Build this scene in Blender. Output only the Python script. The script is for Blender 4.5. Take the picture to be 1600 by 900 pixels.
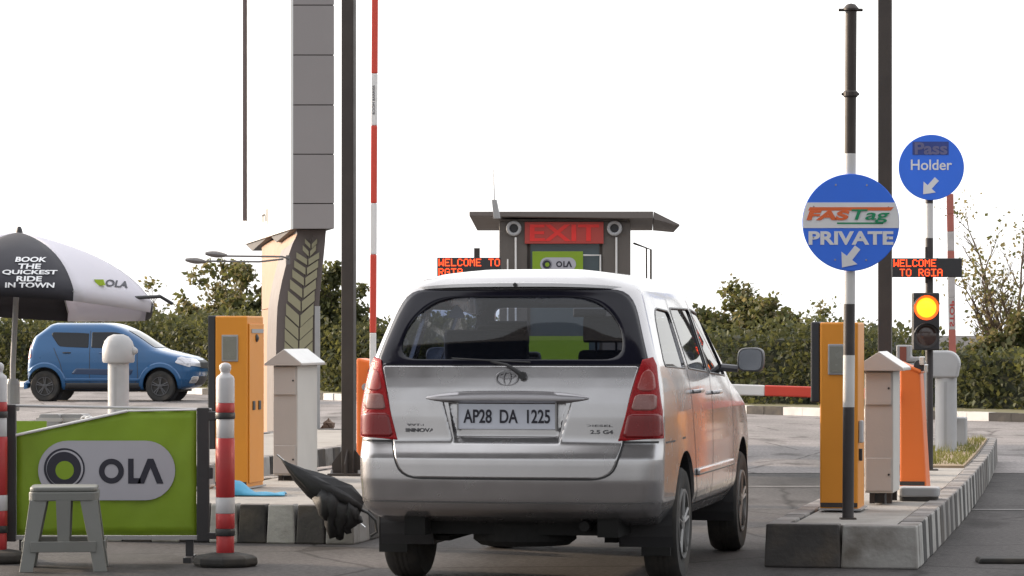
import bpy, bmesh, math, random
from mathutils import Vector, Matrix
from mathutils.bvhtree import BVHTree
R = math.radians
random.seed(7)
S = bpy.context.scene
for o in list(bpy.data.objects): bpy.data.objects.remove(o)
C = S.collection

# ------------------------------------------------------------------ camera, sky, sun, exposure
F = 5000.0; CH = 1.45; HZ = 522.0          # focal length in photo pixels, eye height, horizon row
cam = bpy.data.cameras.new('camera'); co = bpy.data.objects.new('camera', cam); C.objects.link(co)
co.location = (0, 0, CH); co.rotation_euler = (R(90), 0, 0)
cam.sensor_width = 36; cam.lens = F/1600*36; cam.shift_y = (HZ-450)/1600; cam.clip_end = 4000; cam.clip_start = .5
S.camera = co
SUN_AZ, SUN_EL = -62, 15                     # degrees right of straight ahead, above the horizon
W = bpy.data.worlds.new('World'); S.world = W; W.use_nodes = True
wn = W.node_tree; bg = wn.nodes['Background']
sky = wn.nodes.new('ShaderNodeTexSky'); sky.sky_type = 'NISHITA'; sky.sun_disc = False
sky.sun_elevation = R(SUN_EL); sky.sun_rotation = R(SUN_AZ)
sky.air_density = 1.0; sky.dust_density = 6.0; sky.ozone_density = 1.0
hs = wn.nodes.new('ShaderNodeHueSaturation'); hs.inputs['Saturation'].default_value = .42
wn.links.new(sky.outputs[0], hs.inputs['Color']); # white hazy overcast added to the clear-sky model
ov = wn.nodes.new('ShaderNodeMix'); ov.data_type = 'RGBA'; ov.blend_type = 'ADD'; ov.inputs[0].default_value = 1; ov.clamp_result = False
tcw = wn.nodes.new('ShaderNodeTexCoord'); dp = wn.nodes.new('ShaderNodeVectorMath'); dp.operation = 'DOT_PRODUCT'; dp.inputs[1].default_value = (-.28, .72, .62)
wn.links.new(tcw.outputs['Generated'], dp.inputs[0])       # the overcast is brightest on the sun's side of the sky
mr = wn.nodes.new('ShaderNodeMapRange'); mr.inputs[1].default_value = -.75; mr.inputs[2].default_value = .62; mr.inputs[3].default_value = 3.0; mr.inputs[4].default_value = 8.6
wn.links.new(dp.outputs['Value'], mr.inputs[0]); wn.links.new(mr.outputs[0], ov.inputs[7])
wn.links.new(hs.outputs[0], ov.inputs[6]); wn.links.new(ov.outputs[2], bg.inputs[0])
bg.inputs[1].default_value = .10
sl = bpy.data.lights.new('sun', 'SUN'); so = bpy.data.objects.new('sun', sl); C.objects.link(so)
sl.energy = 2.6; sl.angle = R(1.5); sl.color = (1, .76, .52)
so.rotation_euler = (R(90-SUN_EL), 0, R(180-SUN_AZ)); so.location = (-30, 40, 30)
S.view_settings.view_transform = 'Standard'; S.view_settings.look = 'None'
S.view_settings.exposure = 0.72; S.view_settings.gamma = 1; S.view_settings.use_curve_mapping = False
S.render.resolution_x = 1024; S.render.resolution_y = 576

YAW = 11.4                                   # the lanes run this many degrees to the right of the view
LY = -R(YAW); cs, sn = math.cos(R(YAW)), math.sin(R(YAW))
def P(px, py, d): return Vector(((px-800)/F*d, d, CH-(py-HZ)/F*d))
def X(px, d): return (px-800)/F*d
def lane(l, d, z=0): return Vector(((l+d*sn)/cs, d, z))   # lateral lane coordinate, depth

# ------------------------------------------------------------------ materials
MATS = {}
def mat(name, col, rough=.6, metal=0., var=.12, scale=6., bump=0., bscale=60., coat=0., dirt=0., spec=.5, emit=None, es=1.):
    if name in MATS: return MATS[name]
    m = bpy.data.materials.new(name); m.use_nodes = True; n = m.node_tree; b = n.nodes['Principled BSDF']
    c = (*col, 1)
    b.inputs['Roughness'].default_value = rough; b.inputs['Metallic'].default_value = metal
    b.inputs['Coat Weight'].default_value = coat; b.inputs['Coat Roughness'].default_value = .06
    b.inputs['Specular IOR Level'].default_value = spec
    tc = n.nodes.new('ShaderNodeTexCoord')
    def noise(sc, det=6):
        t = n.nodes.new('ShaderNodeTexNoise'); t.inputs['Scale'].default_value = sc; t.inputs['Detail'].default_value = det
        n.links.new(tc.outputs['Object'], t.inputs['Vector']); return t
    mx = n.nodes.new('ShaderNodeMix'); mx.data_type = 'RGBA'
    mx.inputs[6].default_value = tuple(v*(1-var) for v in col)+(1,); mx.inputs[7].default_value = tuple(min(1, v*(1+var)) for v in col)+(1,)
    t = noise(scale); n.links.new(t.outputs[0], mx.inputs[0]); out = mx.outputs[2]
    if dirt > 0:
        t2 = noise(scale*.6, 10); r = n.nodes.new('ShaderNodeValToRGB'); r.color_ramp.elements[0].position = .48; r.color_ramp.elements[1].position = .72
        r.color_ramp.elements[1].color = (dirt, dirt, dirt, 1)
        n.links.new(t2.outputs[0], r.inputs[0])
        m2 = n.nodes.new('ShaderNodeMix'); m2.data_type = 'RGBA'; m2.inputs[7].default_value = (.11, .09, .07, 1)
        n.links.new(r.outputs[0], m2.inputs[0]); n.links.new(out, m2.inputs[6]); out = m2.outputs[2]
    n.links.new(out, b.inputs['Base Color'])
    rm = n.nodes.new('ShaderNodeMapRange'); rm.inputs[3].default_value = max(0, rough-.08); rm.inputs[4].default_value = min(1, rough+.1)
    t3 = noise(scale*2.3); n.links.new(t3.outputs[0], rm.inputs[0]); n.links.new(rm.outputs[0], b.inputs['Roughness'])
    if bump:
        bp = n.nodes.new('ShaderNodeBump'); bp.inputs['Strength'].default_value = bump; bp.inputs['Distance'].default_value = .01
        t4 = noise(bscale, 8); n.links.new(t4.outputs[0], bp.inputs['Height']); n.links.new(bp.outputs[0], b.inputs['Normal'])
    if emit:
        b.inputs['Emission Color'].default_value = (*emit, 1); b.inputs['Emission Strength'].default_value = es
    MATS[name] = m; return m
def glass(name, tint, refl=1.0, rough=.02):
    if name in MATS: return MATS[name]
    m = bpy.data.materials.new(name); m.use_nodes = True; n = m.node_tree; n.nodes.remove(n.nodes['Principled BSDF'])
    tr = n.nodes.new('ShaderNodeBsdfTransparent'); tr.inputs[0].default_value = (*tint, 1)
    gl = n.nodes.new('ShaderNodeBsdfGlossy'); gl.inputs['Roughness'].default_value = rough
    lw = n.nodes.new('ShaderNodeLayerWeight'); lw.inputs[0].default_value = .5
    pw = n.nodes.new('ShaderNodeMath'); pw.operation = 'POWER'; pw.inputs[1].default_value = 5; n.links.new(lw.outputs['Facing'], pw.inputs[0])
    fr = n.nodes.new('ShaderNodeMapRange'); fr.inputs[3].default_value = .05; fr.inputs[4].default_value = 1; n.links.new(pw.outputs[0], fr.inputs[0])
    mx = n.nodes.new('ShaderNodeMixShader'); out = n.nodes['Material Output']
    n.links.new(fr.outputs[0], mx.inputs[0]); n.links.new(tr.outputs[0], mx.inputs[1]); n.links.new(gl.outputs[0], mx.inputs[2])
    n.links.new(mx.outputs[0], out.inputs[0]); MATS[name] = m; return m
def leafmat(name, c1, c2, trans):
    m = bpy.data.materials.new(name); m.use_nodes = True; n = m.node_tree; b = n.nodes['Principled BSDF']
    b.inputs['Roughness'].default_value = .6; b.inputs['Specular IOR Level'].default_value = .25
    tc = n.nodes.new('ShaderNodeTexCoord')
    t = n.nodes.new('ShaderNodeTexNoise'); t.inputs['Scale'].default_value = 1.6; t.inputs['Detail'].default_value = 8
    n.links.new(tc.outputs['Object'], t.inputs['Vector'])
    r = n.nodes.new('ShaderNodeValToRGB'); r.color_ramp.elements[0].position = .35; r.color_ramp.elements[1].position = .65
    r.color_ramp.elements[0].color = (*c1, 1); r.color_ramp.elements[1].color = (*c2, 1)
    n.links.new(t.outputs[0], r.inputs[0]); n.links.new(r.outputs[0], b.inputs['Base Color'])
    tl = n.nodes.new('ShaderNodeBsdfTranslucent'); tl.inputs[0].default_value = (*trans, 1)
    mx = n.nodes.new('ShaderNodeMixShader'); mx.inputs[0].default_value = .35
    n.links.new(b.outputs[0], mx.inputs[1]); n.links.new(tl.outputs[0], mx.inputs[2]); n.links.new(mx.outputs[0], n.nodes['Material Output'].inputs[0])
    return m
silver = mat('silver_paint', (.46, .45, .46), .24, .8, .04, 3, coat=.5, dirt=.07)
blackplastic = mat('black_plastic', (.03, .03, .033), .5)
rubber = mat('rubber', (.028, .027, .026), .85, dirt=.4, scale=9)
alloy = mat('alloy', (.22, .22, .22), .5, .6, dirt=.5)
chrome = mat('chrome', (.7, .7, .7), .12, 1)
redlens = mat('red_lens', (.33, .004, .008), .22, var=.3, coat=.0, spec=.3, scale=30, bump=.35, bscale=110)
pinklens = mat('pink_lens', (.33, .065, .06), .25, var=.2, coat=.12, scale=20)
greylens = mat('grey_lens', (.27, .12, .11), .25, coat=.12, var=.15, scale=20)
seatfab = mat('seat_fabric', (.055, .056, .062), .85, bump=.3)
darkmetal = mat('dark_pole_paint', (.042, .033, .029), .55, .1, .2, 4, dirt=.2)
yellowp = mat('amber_panel_paint', (.68, .255, .018), .45, 0, .06, 2, dirt=.08)
orangep = mat('orange_housing_paint', (.74, .155, .022), .42, 0, .06, 2, dirt=.08)
cabp = mat('cabinet_paint', (.42, .385, .36), .6, 0, .06, 3, bump=.1, dirt=.12)
cablit = mat('cabinet_lit_side', (.52, .50, .47), .6, 0, .06, 3, bump=.1, dirt=.08)  # housing tone lightened to paint in the light on the right faces
greymetal = mat('grey_metal', (.34, .34, .345), .5, .15, .1, 4, dirt=.15)
postgrey = mat('bollard_paint', (.42, .42, .43), .5, .05, .08, 5, dirt=.22)
conc = mat('concrete', (.30, .28, .26), .9, 0, .22, 3, bump=.5, bscale=40, dirt=.5)
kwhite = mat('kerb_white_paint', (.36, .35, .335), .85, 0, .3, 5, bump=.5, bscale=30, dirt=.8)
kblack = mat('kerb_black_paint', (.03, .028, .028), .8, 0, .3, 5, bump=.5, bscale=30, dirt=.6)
white = mat('white_paint', (.75, .74, .73), .5, 0, .05, 5, dirt=.1)
postwhite = mat('post_white_paint', (.62, .61, .60), .55, 0, .06, 5, dirt=.3)
postblack = mat('post_black_paint', (.035, .03, .032), .5, 0, .2, 5, dirt=.3)
redp = mat('red_paint', (.55, .035, .03), .5, 0, .1, 5, dirt=.15)
boomred = mat('boom_red_tape', (.62, .06, .035), .45, 0, .08, 5)
signblue = mat('sign_blue', (.035, .17, .82), .4, 0, .06, 4, dirt=.06)
signwhite = mat('sign_white', (.72, .72, .74), .5)
olagreen = mat('banner_green', (.21, .335, .014), .55, 0, .10, 3, bump=.9, bscale=4, dirt=.12)
pillgrey = mat('banner_pale_grey', (.42, .42, .47), .55, 0, .05, 3, dirt=.08)
ink = mat('dark_ink', (.02, .02, .035), .5)
bark = mat('bark', (.12, .085, .06), .9, 0, .3, 8, bump=.6)

# ------------------------------------------------------------------ mesh helpers
class MB:
    def __init__(s): s.bm = bmesh.new(); s.mi = 0
    def _f(s, vs):
        try: f = s.bm.faces.new(vs); f.material_index = s.mi; return f
        except ValueError: return None
    def hexa(s, pts):
        v = [s.bm.verts.new(p) for p in pts]
        for q in ((0, 3, 2, 1), (4, 5, 6, 7), (0, 1, 5, 4), (1, 2, 6, 5), (2, 3, 7, 6), (3, 0, 4, 7)): s._f([v[i] for i in q])
        return s
    def box(s, x0, x1, y0, y1, z0, z1):
        return s.hexa([(x0, y0, z0), (x1, y0, z0), (x1, y1, z0), (x0, y1, z0), (x0, y0, z1), (x1, y0, z1), (x1, y1, z1), (x0, y1, z1)])
    def tube(s, pts, rad, n=12, cap=True):
        pts = [Vector(p) for p in pts]
        if not isinstance(rad, (list, tuple)): rad = [rad]*len(pts)
        rings = []; ref = None
        for i, p in enumerate(pts):
            t = (pts[min(i+1, len(pts)-1)]-pts[max(i-1, 0)])
            if t.length < 1e-9: t = Vector((0, 0, 1))
            t.normalize()
            if ref is None: ref = Vector((1, 0, 0)) if abs(t.x) < .9 else Vector((0, 1, 0))
            a = (ref-t*ref.dot(t)).normalized(); b = t.cross(a); ref = a
            rings.append([s.bm.verts.new(p+(a*math.cos(2*math.pi*k/n)+b*math.sin(2*math.pi*k/n))*rad[i]) for k in range(n)])
        for r0, r1 in zip(rings, rings[1:]):
            for k in range(n): s._f([r0[k], r0[(k+1) % n], r1[(k+1) % n], r1[k]])
        if cap: s._f(rings[0][::-1]); s._f(rings[-1])
        return s
    def lathe(s, prof, c=(0, 0, 0), axis='z', n=24, close=False):
        rings = []
        for r, h in prof:
            ring = []
            for k in range(n):
                a = 2*math.pi*k/n; u, v = r*math.cos(a), r*math.sin(a)
                p = {'z': (u, v, h), 'x': (h, u, v), 'y': (u, h, v)}[axis]
                ring.append(s.bm.verts.new(Vector(c)+Vector(p)))
            rings.append(ring)
        if close: rings.append(rings[0])
        for r0, r1 in zip(rings, rings[1:]):
            for k in range(n): s._f([r0[k], r0[(k+1) % n], r1[(k+1) % n], r1[k]])
        if not close: s._f(rings[0][::-1]); s._f(rings[-1])
        return s
    def prism(s, pts, y0, y1, axis='y'):
        def m(p, h): return {'y': (p[0], h, p[1]), 'x': (h, p[0], p[1]), 'z': (p[0], p[1], h)}[axis]
        a = [s.bm.verts.new(m(p, y0)) for p in pts]; b = [s.bm.verts.new(m(p, y1)) for p in pts]; n = len(pts)
        s._f(a); s._f(b[::-1])
        for i in range(n): s._f([a[i], b[i], b[(i+1) % n], a[(i+1) % n]])
        return s
    def quad(s, *p): s._f([s.bm.verts.new(q) for q in p]); return s
    def build(s, name, ms, parent=None, smooth=False, bevel=0, sharp=35, norm=True):
        if norm: bmesh.ops.recalc_face_normals(s.bm, faces=s.bm.faces)
        me = bpy.data.meshes.new(name); s.bm.to_mesh(me); s.bm.free()
        return mkobj(name, me, ms, parent, smooth, bevel, sharp)
def mkobj(name, me, ms, parent=None, smooth=False, bevel=0, sharp=35):
    for m in (ms if isinstance(ms, (list, tuple)) else [ms]): me.materials.append(m)
    if smooth:
        for p in me.polygons: p.use_smooth = True
        me.set_sharp_from_angle(angle=R(sharp))
    o = bpy.data.objects.new(name, me); C.objects.link(o)
    if parent: o.parent = parent
    if bevel:
        b = o.modifiers.new('bevel', 'BEVEL'); b.width = bevel; b.segments = 2; b.limit_method = 'ANGLE'; b.angle_limit = R(40)
    return o
def tag(o, label, cat, group=None):
    o['label'] = label; o['category'] = cat
    if group: o['group'] = group
    return o
def struct(o): o['kind'] = 'structure'; return o
def thing(name, label, cat, loc, rz=LY, group=None):
    o = bpy.data.objects.new(name, None); C.objects.link(o); o.empty_display_size = .1
    o.location = loc; o.rotation_euler = (0, 0, rz); tag(o, label, cat, group); return o
def copy_tree(o, parent=None):
    c = o.copy(); C.objects.link(c); c.parent = parent
    for ch in [k for k in bpy.data.objects if k.parent == o]: copy_tree(ch, c)
    return c
def textme(body, w, h, bold=0., extrude=.002, spacing=1.0):
    cu = bpy.data.curves.new('t', 'FONT'); cu.body = body; cu.size = 1; cu.offset = bold; cu.extrude = .01; cu.align_x = 'CENTER'
    cu.space_character = spacing; cu.space_line = .82
    ob = bpy.data.objects.new('t', cu); C.objects.link(ob)
    dg = bpy.context.evaluated_depsgraph_get(); me = bpy.data.meshes.new_from_object(ob.evaluated_get(dg))
    bpy.data.objects.remove(ob); bpy.data.curves.remove(cu)
    xs = [v.co.x for v in me.vertices]; ys = [v.co.y for v in me.vertices]
    x0, x1, y0, y1 = min(xs), max(xs), min(ys), max(ys)
    for v in me.vertices:
        v.co = Vector(((v.co.x-(x0+x1)/2)/(x1-x0)*w, (v.co.y-(y0+y1)/2)/(y1-y0)*h, extrude*(1 if v.co.z > 0 else -.2)))
    return me
def text(body, w, h, m, parent, x, y, z, bold=0., shear=0, name='lettering', warp=None, spacing=1.0):
    me = textme(body, w, h, bold, spacing=spacing); me.materials.clear()
    for v in me.vertices:
        a, b, c = v.co
        v.co = warp(a, b, c) if warp else Vector((x+a+shear*b, y-c, z+b))
    me.name = name
    return mkobj(name, me, m, parent)
def arrow(parent, x, y, z, s, m, ang=225):
    pts = [(-.5, -.14), (.05, -.14), (.05, -.42), (.55, 0), (.05, .42), (.05, .14), (-.5, .14)]
    c, q = math.cos(R(ang)), math.sin(R(ang))
    pp = [(x+s*(p[0]*c-p[1]*q), z+s*(p[0]*q+p[1]*c)) for p in pts]
    return MB().prism(pp, y-.003, y, 'y').build('arrow_mark', m, parent)
def lerp_table(tb, z):
    if z <= tb[0][0]: return tb[0][1:]
    for a, b in zip(tb, tb[1:]):
        if z <= b[0]:
            t = (z-a[0])/(b[0]-a[0]); return [p+(q-p)*t for p, q in zip(a[1:], b[1:])]
    return tb[-1][1:]

# ------------------------------------------------------------------ the setting: road, verge, far kerb, islands
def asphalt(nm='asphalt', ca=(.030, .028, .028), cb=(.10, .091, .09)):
    m = bpy.data.materials.new(nm); m.use_nodes = True; n = m.node_tree; b = n.nodes['Principled BSDF']
    tc = n.nodes.new('ShaderNodeTexCoord')
    def nz(sc, det, st=(1, 1, 1)):
        mp = n.nodes.new('ShaderNodeMapping'); mp.inputs['Scale'].default_value = st; mp.inputs['Rotation'].default_value = (0, 0, R(YAW))
        n.links.new(tc.outputs['Object'], mp.inputs[0])
        t = n.nodes.new('ShaderNodeTexNoise'); t.inputs['Scale'].default_value = sc; t.inputs['Detail'].default_value = det
        n.links.new(mp.outputs[0], t.inputs['Vector']); return t
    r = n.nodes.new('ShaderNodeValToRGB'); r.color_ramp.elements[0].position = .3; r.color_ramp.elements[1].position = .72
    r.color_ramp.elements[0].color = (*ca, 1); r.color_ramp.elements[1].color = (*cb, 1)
    n.links.new(nz(.55, 10, (1.6, .35, 1)).outputs[0], r.inputs[0])
    r2 = n.nodes.new('ShaderNodeValToRGB'); r2.color_ramp.elements[0].color = (.6, .6, .6, 1); r2.color_ramp.elements[1].color = (1.3, 1.3, 1.3, 1)
    r2.color_ramp.elements[0].position = .3; r2.color_ramp.elements[1].position = .7
    n.links.new(nz(28, 6).outputs[0], r2.inputs[0])
    mx = n.nodes.new('ShaderNodeMix'); mx.data_type = 'RGBA'; mx.blend_type = 'MULTIPLY'; mx.inputs[0].default_value = 1
    n.links.new(r.outputs[0], mx.inputs[6]); n.links.new(r2.outputs[0], mx.inputs[7])
    vo = n.nodes.new('ShaderNodeTexVoronoi'); vo.feature = 'DISTANCE_TO_EDGE'; vo.inputs['Scale'].default_value = .45
    dn = nz(1.5, 5); mv = n.nodes.new('ShaderNodeMix'); mv.data_type = 'RGBA'; mv.inputs[0].default_value = .12; n.links.new(tc.outputs['Object'], mv.inputs[6]); n.links.new(dn.outputs['Color'], mv.inputs[7]); n.links.new(mv.outputs[2], vo.inputs['Vector'])
    cr = n.nodes.new('ShaderNodeValToRGB'); cr.color_ramp.elements[0].position = .0; cr.color_ramp.elements[1].position = .012; cr.color_ramp.elements[0].color = (.35, .33, .32, 1); cr.color_ramp.elements[1].color = (1, 1, 1, 1)
    n.links.new(vo.outputs['Distance'], cr.inputs[0])
    st = n.nodes.new('ShaderNodeValToRGB'); st.color_ramp.elements[0].position = .56; st.color_ramp.elements[1].position = .68; st.color_ramp.elements[0].color = (1, 1, 1, 1); st.color_ramp.elements[1].color = (.32, .30, .29, 1)
    n.links.new(nz(1.1, 8, (1.3, .5, 1)).outputs[0], st.inputs[0])
    m1 = n.nodes.new('ShaderNodeMix'); m1.data_type = 'RGBA'; m1.blend_type = 'MULTIPLY'; m1.inputs[0].default_value = 1; n.links.new(mx.outputs[2], m1.inputs[6]); n.links.new(cr.outputs[0], m1.inputs[7])
    m2 = n.nodes.new('ShaderNodeMix'); m2.data_type = 'RGBA'; m2.blend_type = 'MULTIPLY'; m2.inputs[0].default_value = .8; n.links.new(m1.outputs[2], m2.inputs[6]); n.links.new(st.outputs[0], m2.inputs[7]); n.links.new(m2.outputs[2], b.inputs['Base Color'])
    b.inputs['Roughness'].default_value = .85; b.inputs['Specular IOR Level'].default_value = .25
    bp = n.nodes.new('ShaderNodeBump'); bp.inputs['Strength'].default_value = .5; bp.inputs['Distance'].default_value = .01
    n.links.new(nz(90, 4).outputs[0], bp.inputs['Height']); n.links.new(bp.outputs[0], b.inputs['Normal'])
    return m
asph = asphalt()  # near road; part of the foreground's darkening is put into this tone
verge = mat('verge_soil', (.13, .12, .06), .95, 0, .45, 1.5, bump=.6, bscale=15)
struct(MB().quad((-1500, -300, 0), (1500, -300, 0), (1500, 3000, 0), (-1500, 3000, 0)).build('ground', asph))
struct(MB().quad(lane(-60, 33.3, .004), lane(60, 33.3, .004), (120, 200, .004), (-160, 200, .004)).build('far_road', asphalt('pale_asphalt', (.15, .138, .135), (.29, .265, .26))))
# far kerb line, as points (x, y)
FK = [(-40, 128), (X(30, 88), 88), (X(330, 76), 76), (X(515, 70), 70), (X(850, 63.3), 63.3), (X(1190, 57.5), 57.5), (X(1600, 52.5), 52.5), (20, 40.5)]
def along(poly, step):
    out = []; carry = 0
    for a, b in zip(poly, poly[1:]):
        a, b = Vector((*a, 0)), Vector((*b, 0)); L = (b-a).length; t = carry
        while t < L: out.append((a+(b-a)*t/L, (b-a).normalized())); t += step
        carry = t-L
    return out
mb = MB()
for i, (p, t) in enumerate(along(FK, .5)):
    nrm = Vector((-t.y, t.x, 0))
    if nrm.y < 0: nrm = -nrm
    mb.mi = (i//2) % 2; a, b = p+t*.004, p+t*.496; h = .15+random.uniform(-.006, .006)
    mb.hexa([a, b, b+nrm*.18, a+nrm*.18]+[q+Vector((0, 0, h)) for q in (a, b, b+nrm*.18, a+nrm*.18)])
fwhite = mat('far_kerb_white', (.62, .61, .60), .8, 0, .12, 3, dirt=.3)
struct(mb.build('far_kerb', [fwhite, kblack]))
mb = MB(); nf = []
for p in FK: nf.append(p)
for a, b in zip(nf, nf[1:]):
    mb.quad((a[0], a[1]+.15, .12), (b[0], b[1]+.15, .12), (b[0]+60, b[1]+160, .12), (a[0]+60, a[1]+160, .12))
struct(mb.build('verge', verge))
# faint worn lane markings, tar joints
wornwhite = mat('worn_road_paint', (.33, .32, .31), .85, 0, .25, 10, dirt=.9)
tar = mat('tar_joint', (.04, .037, .037), .8, 0, .3, 4)
for nm, m, l0, l1, d0, d1 in (('road_marking', wornwhite, -2.2, -.9, 26.3, 26.36), ('road_marking', wornwhite, -5.2, -2.5, 30.3, 30.36)):
    z_ = .008
    p = [lane(l0, d0, z_), lane(l1, d0, z_), lane(l1, d1, z_), lane(l0, d1, z_)]
    struct(MB().quad(*p).build(nm, m))

KH = .27
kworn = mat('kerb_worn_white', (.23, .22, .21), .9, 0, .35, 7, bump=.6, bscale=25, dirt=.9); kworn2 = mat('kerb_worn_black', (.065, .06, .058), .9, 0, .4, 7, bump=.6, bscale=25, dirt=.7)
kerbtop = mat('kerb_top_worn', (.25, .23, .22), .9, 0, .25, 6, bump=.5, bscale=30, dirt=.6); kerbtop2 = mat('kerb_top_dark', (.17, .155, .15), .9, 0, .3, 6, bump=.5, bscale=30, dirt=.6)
def island(l0, l1, y0, y1, fs, ss, name, start=0, taper=0):
    """kerbed island in lane coordinates; local frame at lane(l0,y0)"""
    o = MB(); w = l1-l0; Ln = (y1-y0)/cs; T = .16
    def blk(x0, x1, ya, yb, i):
        h = KH+random.uniform(-.003, .003); j = random.uniform(-.003, .003); o.mi = i % 2
        x0, x1, ya, yb = x0+.001, x1-.001, ya+.001, yb-.001
        o.hexa([(x0+j, ya, 0), (x1+j, ya, 0), (x1+j, yb, 0), (x0+j, yb, 0), (x0+j+.012, ya+.012, h), (x1+j-.012, ya+.012, h), (x1+j-.012, yb-.006, h), (x0+j+.012, yb-.006, h)])
    n = max(1, round(w/fs))
    for i in range(n): blk(w*i/n, w*(i+1)/n, 0, T, i+start)
    m = int((Ln-T)/ss)
    for i in range(m):
        ya = T+(Ln-T)*i/m; yb = T+(Ln-T)*(i+1)/m
        blk(w-T, w, ya, yb, i); blk(0, T, ya, yb, i+1)
    for i in range(n): blk(w*i/n, w*(i+1)/n, Ln, Ln+T, i+start)
    for v in o.bm.verts: v.co.x -= taper*max(0, v.co.y/Ln)**2*v.co.x/w
    bmesh.ops.recalc_face_normals(o.bm, faces=o.bm.faces)
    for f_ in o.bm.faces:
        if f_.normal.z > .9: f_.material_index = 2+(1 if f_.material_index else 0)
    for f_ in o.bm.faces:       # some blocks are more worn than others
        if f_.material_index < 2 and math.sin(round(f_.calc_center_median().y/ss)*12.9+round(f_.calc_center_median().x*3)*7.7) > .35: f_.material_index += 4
    kb = struct(o.build(name, [kwhite, kblack, kerbtop, kerbtop2, kworn, kworn2], None, bevel=.012)); kb.location = lane(l0, y0); kb.rotation_euler = (0, 0, LY)
    t = MB(); N = 10; NX = 4
    for i in range(12):
        a_, b_ = T+(Ln-T)*i/12, T+(Ln-T)*(i+1)/12; t.box(T, w-T, a_, b_, 0, KH-.012)
    bmesh.ops.remove_doubles(t.bm, verts=t.bm.verts, dist=.0005)
    for v in t.bm.verts: v.co.x -= taper*(v.co.y/Ln)**2*v.co.x/w
    top = struct(t.build('island_paving', conc)); top.location = kb.location; top.rotation_euler = (0, 0, LY)
    return kb
island(-2.40, -1.44, 19.9, 36.3, .47, .3, 'right_island_kerb', start=1, taper=.33)
island(-7.3, -5.42, 22.4, 42, .21, .3, 'left_island_kerb')
island(-10.6, -8.4, 24.4, 40, .3, .3, 'outer_island_kerb')

# dry soil and grass on the far half of the right island
drysoil = mat('dry_soil', (.27, .20, .13), .95, 0, .4, 3, bump=.8, bscale=20)
gm = leafmat('dry_grass', (.17, .15, .05), (.10, .13, .03), (.2, .2, .05))
def tap(v): return v.x-.33*((v.y+8.85)/16.73)**2*v.x/.96
base = MB()
for i in range(8): base.box(.17, .79, 7.6*i/8, 7.6*(i+1)/8, -.005, .02)
for v in base.bm.verts: v.co.x = tap(v.co)
base = base.build('soil_bed', drysoil); base.location = lane(-2.40, 28.6, KH-.01); base.rotation_euler = (0, 0, LY); struct(base)
g = MB(); rnd = random.Random(4)
for k in range(2600):
    x = rnd.uniform(.19, .77); y = rnd.uniform(.2, 7.4)
    if rnd.random() < .55 and math.sin(x*9)+math.sin(y*2.1) < .2: continue
    h = rnd.uniform(.02, .09)*(1.6 if y < 3 and x < .5 else .8); a = rnd.uniform(0, 6.28); w = .006
    lx, ly = rnd.uniform(-.04, .04), rnd.uniform(-.04, .04)
    g._f([g.bm.verts.new(q) for q in ((x-w*math.cos(a), y-w*math.sin(a), 0), (x+w*math.cos(a), y+w*math.sin(a), 0), (x+lx, y+ly, h))])
for v in g.bm.verts: v.co.x = tap(v.co)
go = g.build('island_grass', gm, norm=False); go.location = base.location+Vector((0, 0, .02)); go.rotation_euler = (0, 0, LY); go['kind'] = 'stuff'
go['label'] = 'thin dry grass growing on the far end of the right traffic island'; go['category'] = 'grass'

# ------------------------------------------------------------------ car body machinery
def car_shell(secs, n_rear=26, n_side=70, n_cor=8, levels=54):
    """secs: z, yr, yf, hw, rear corner r, front corner r, rear crown, front crown"""
    z0, z1 = secs[0][0], secs[-1][0]
    zs = sorted(set([z0+(z1-z0)*i/levels for i in range(levels+1)]+[s[0] for s in secs]))
    def sec(z):
        # smooth interpolation: average of neighbours
        h = .012; a = lerp_table(secs, max(z0, z-h)); b = lerp_table(secs, z); c = lerp_table(secs, min(z1, z+h))
        return [(p+2*q+r)/4 for p, q, r in zip(a, b, c)]
    rings = []
    for z in zs:
        yr, yf, hw, rr, rf, cr, cf = sec(z); rr = min(rr, hw*.6); rf = min(rf, hw*.7)
        pts = []
        xr = hw-rr
        for i in range(n_rear+1):
            u = -xr+2*xr*i/n_rear; pts.append((u, yr+cr*(u/hw)**2))
        yc = yr+cr*(xr/hw)**2
        for i in range(1, n_cor+1):
            a = math.pi/2*i/n_cor; pts.append((xr+rr*math.sin(a), yc+rr*(1-math.cos(a))))
        xf = hw-rf; ycf = yf-cf*(xf/hw)**2
        ya, yb = yc+rr, ycf-rf
        for i in range(1, n_side+1):
            y = ya+(yb-ya)*i/n_side; pts.append((hw, y))
        for i in range(1, n_cor+1):
            a = math.pi/2*i/n_cor; pts.append((xf+rf*math.cos(a), ycf-rf*(1-math.sin(a))))
        half = pts
        for i in range(1, n_rear):
            u = xf-2*xf*i/n_rear; half.append((u, yf-cf*(u/hw)**2))
        half.append((-xf, ycf))
        for i in range(1, n_cor+1):
            a = math.pi/2*(1-i/n_cor); half.append((-(xf+rf*math.cos(a)), ycf-rf*(1-math.sin(a))))
        for i in range(1, n_side+1):
            y = yb+(ya-yb)*i/n_side; half.append((-hw, y))
        for i in range(1, n_cor):
            a = math.pi/2*(1-i/n_cor); half.append((-(xr+rr*math.sin(a)), yc+rr*(1-math.cos(a))))
        L = yf-yr; ym = (yf+yr)/2
        out = []
        for x, y in half:      # sides bow a little in plan
            t = (y-ym)/(L/2); out.append((x*(1-.035*abs(t)**3*(1.4 if t > 0 else .5)), y, z))
        rings.append(out)
    return rings
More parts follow.
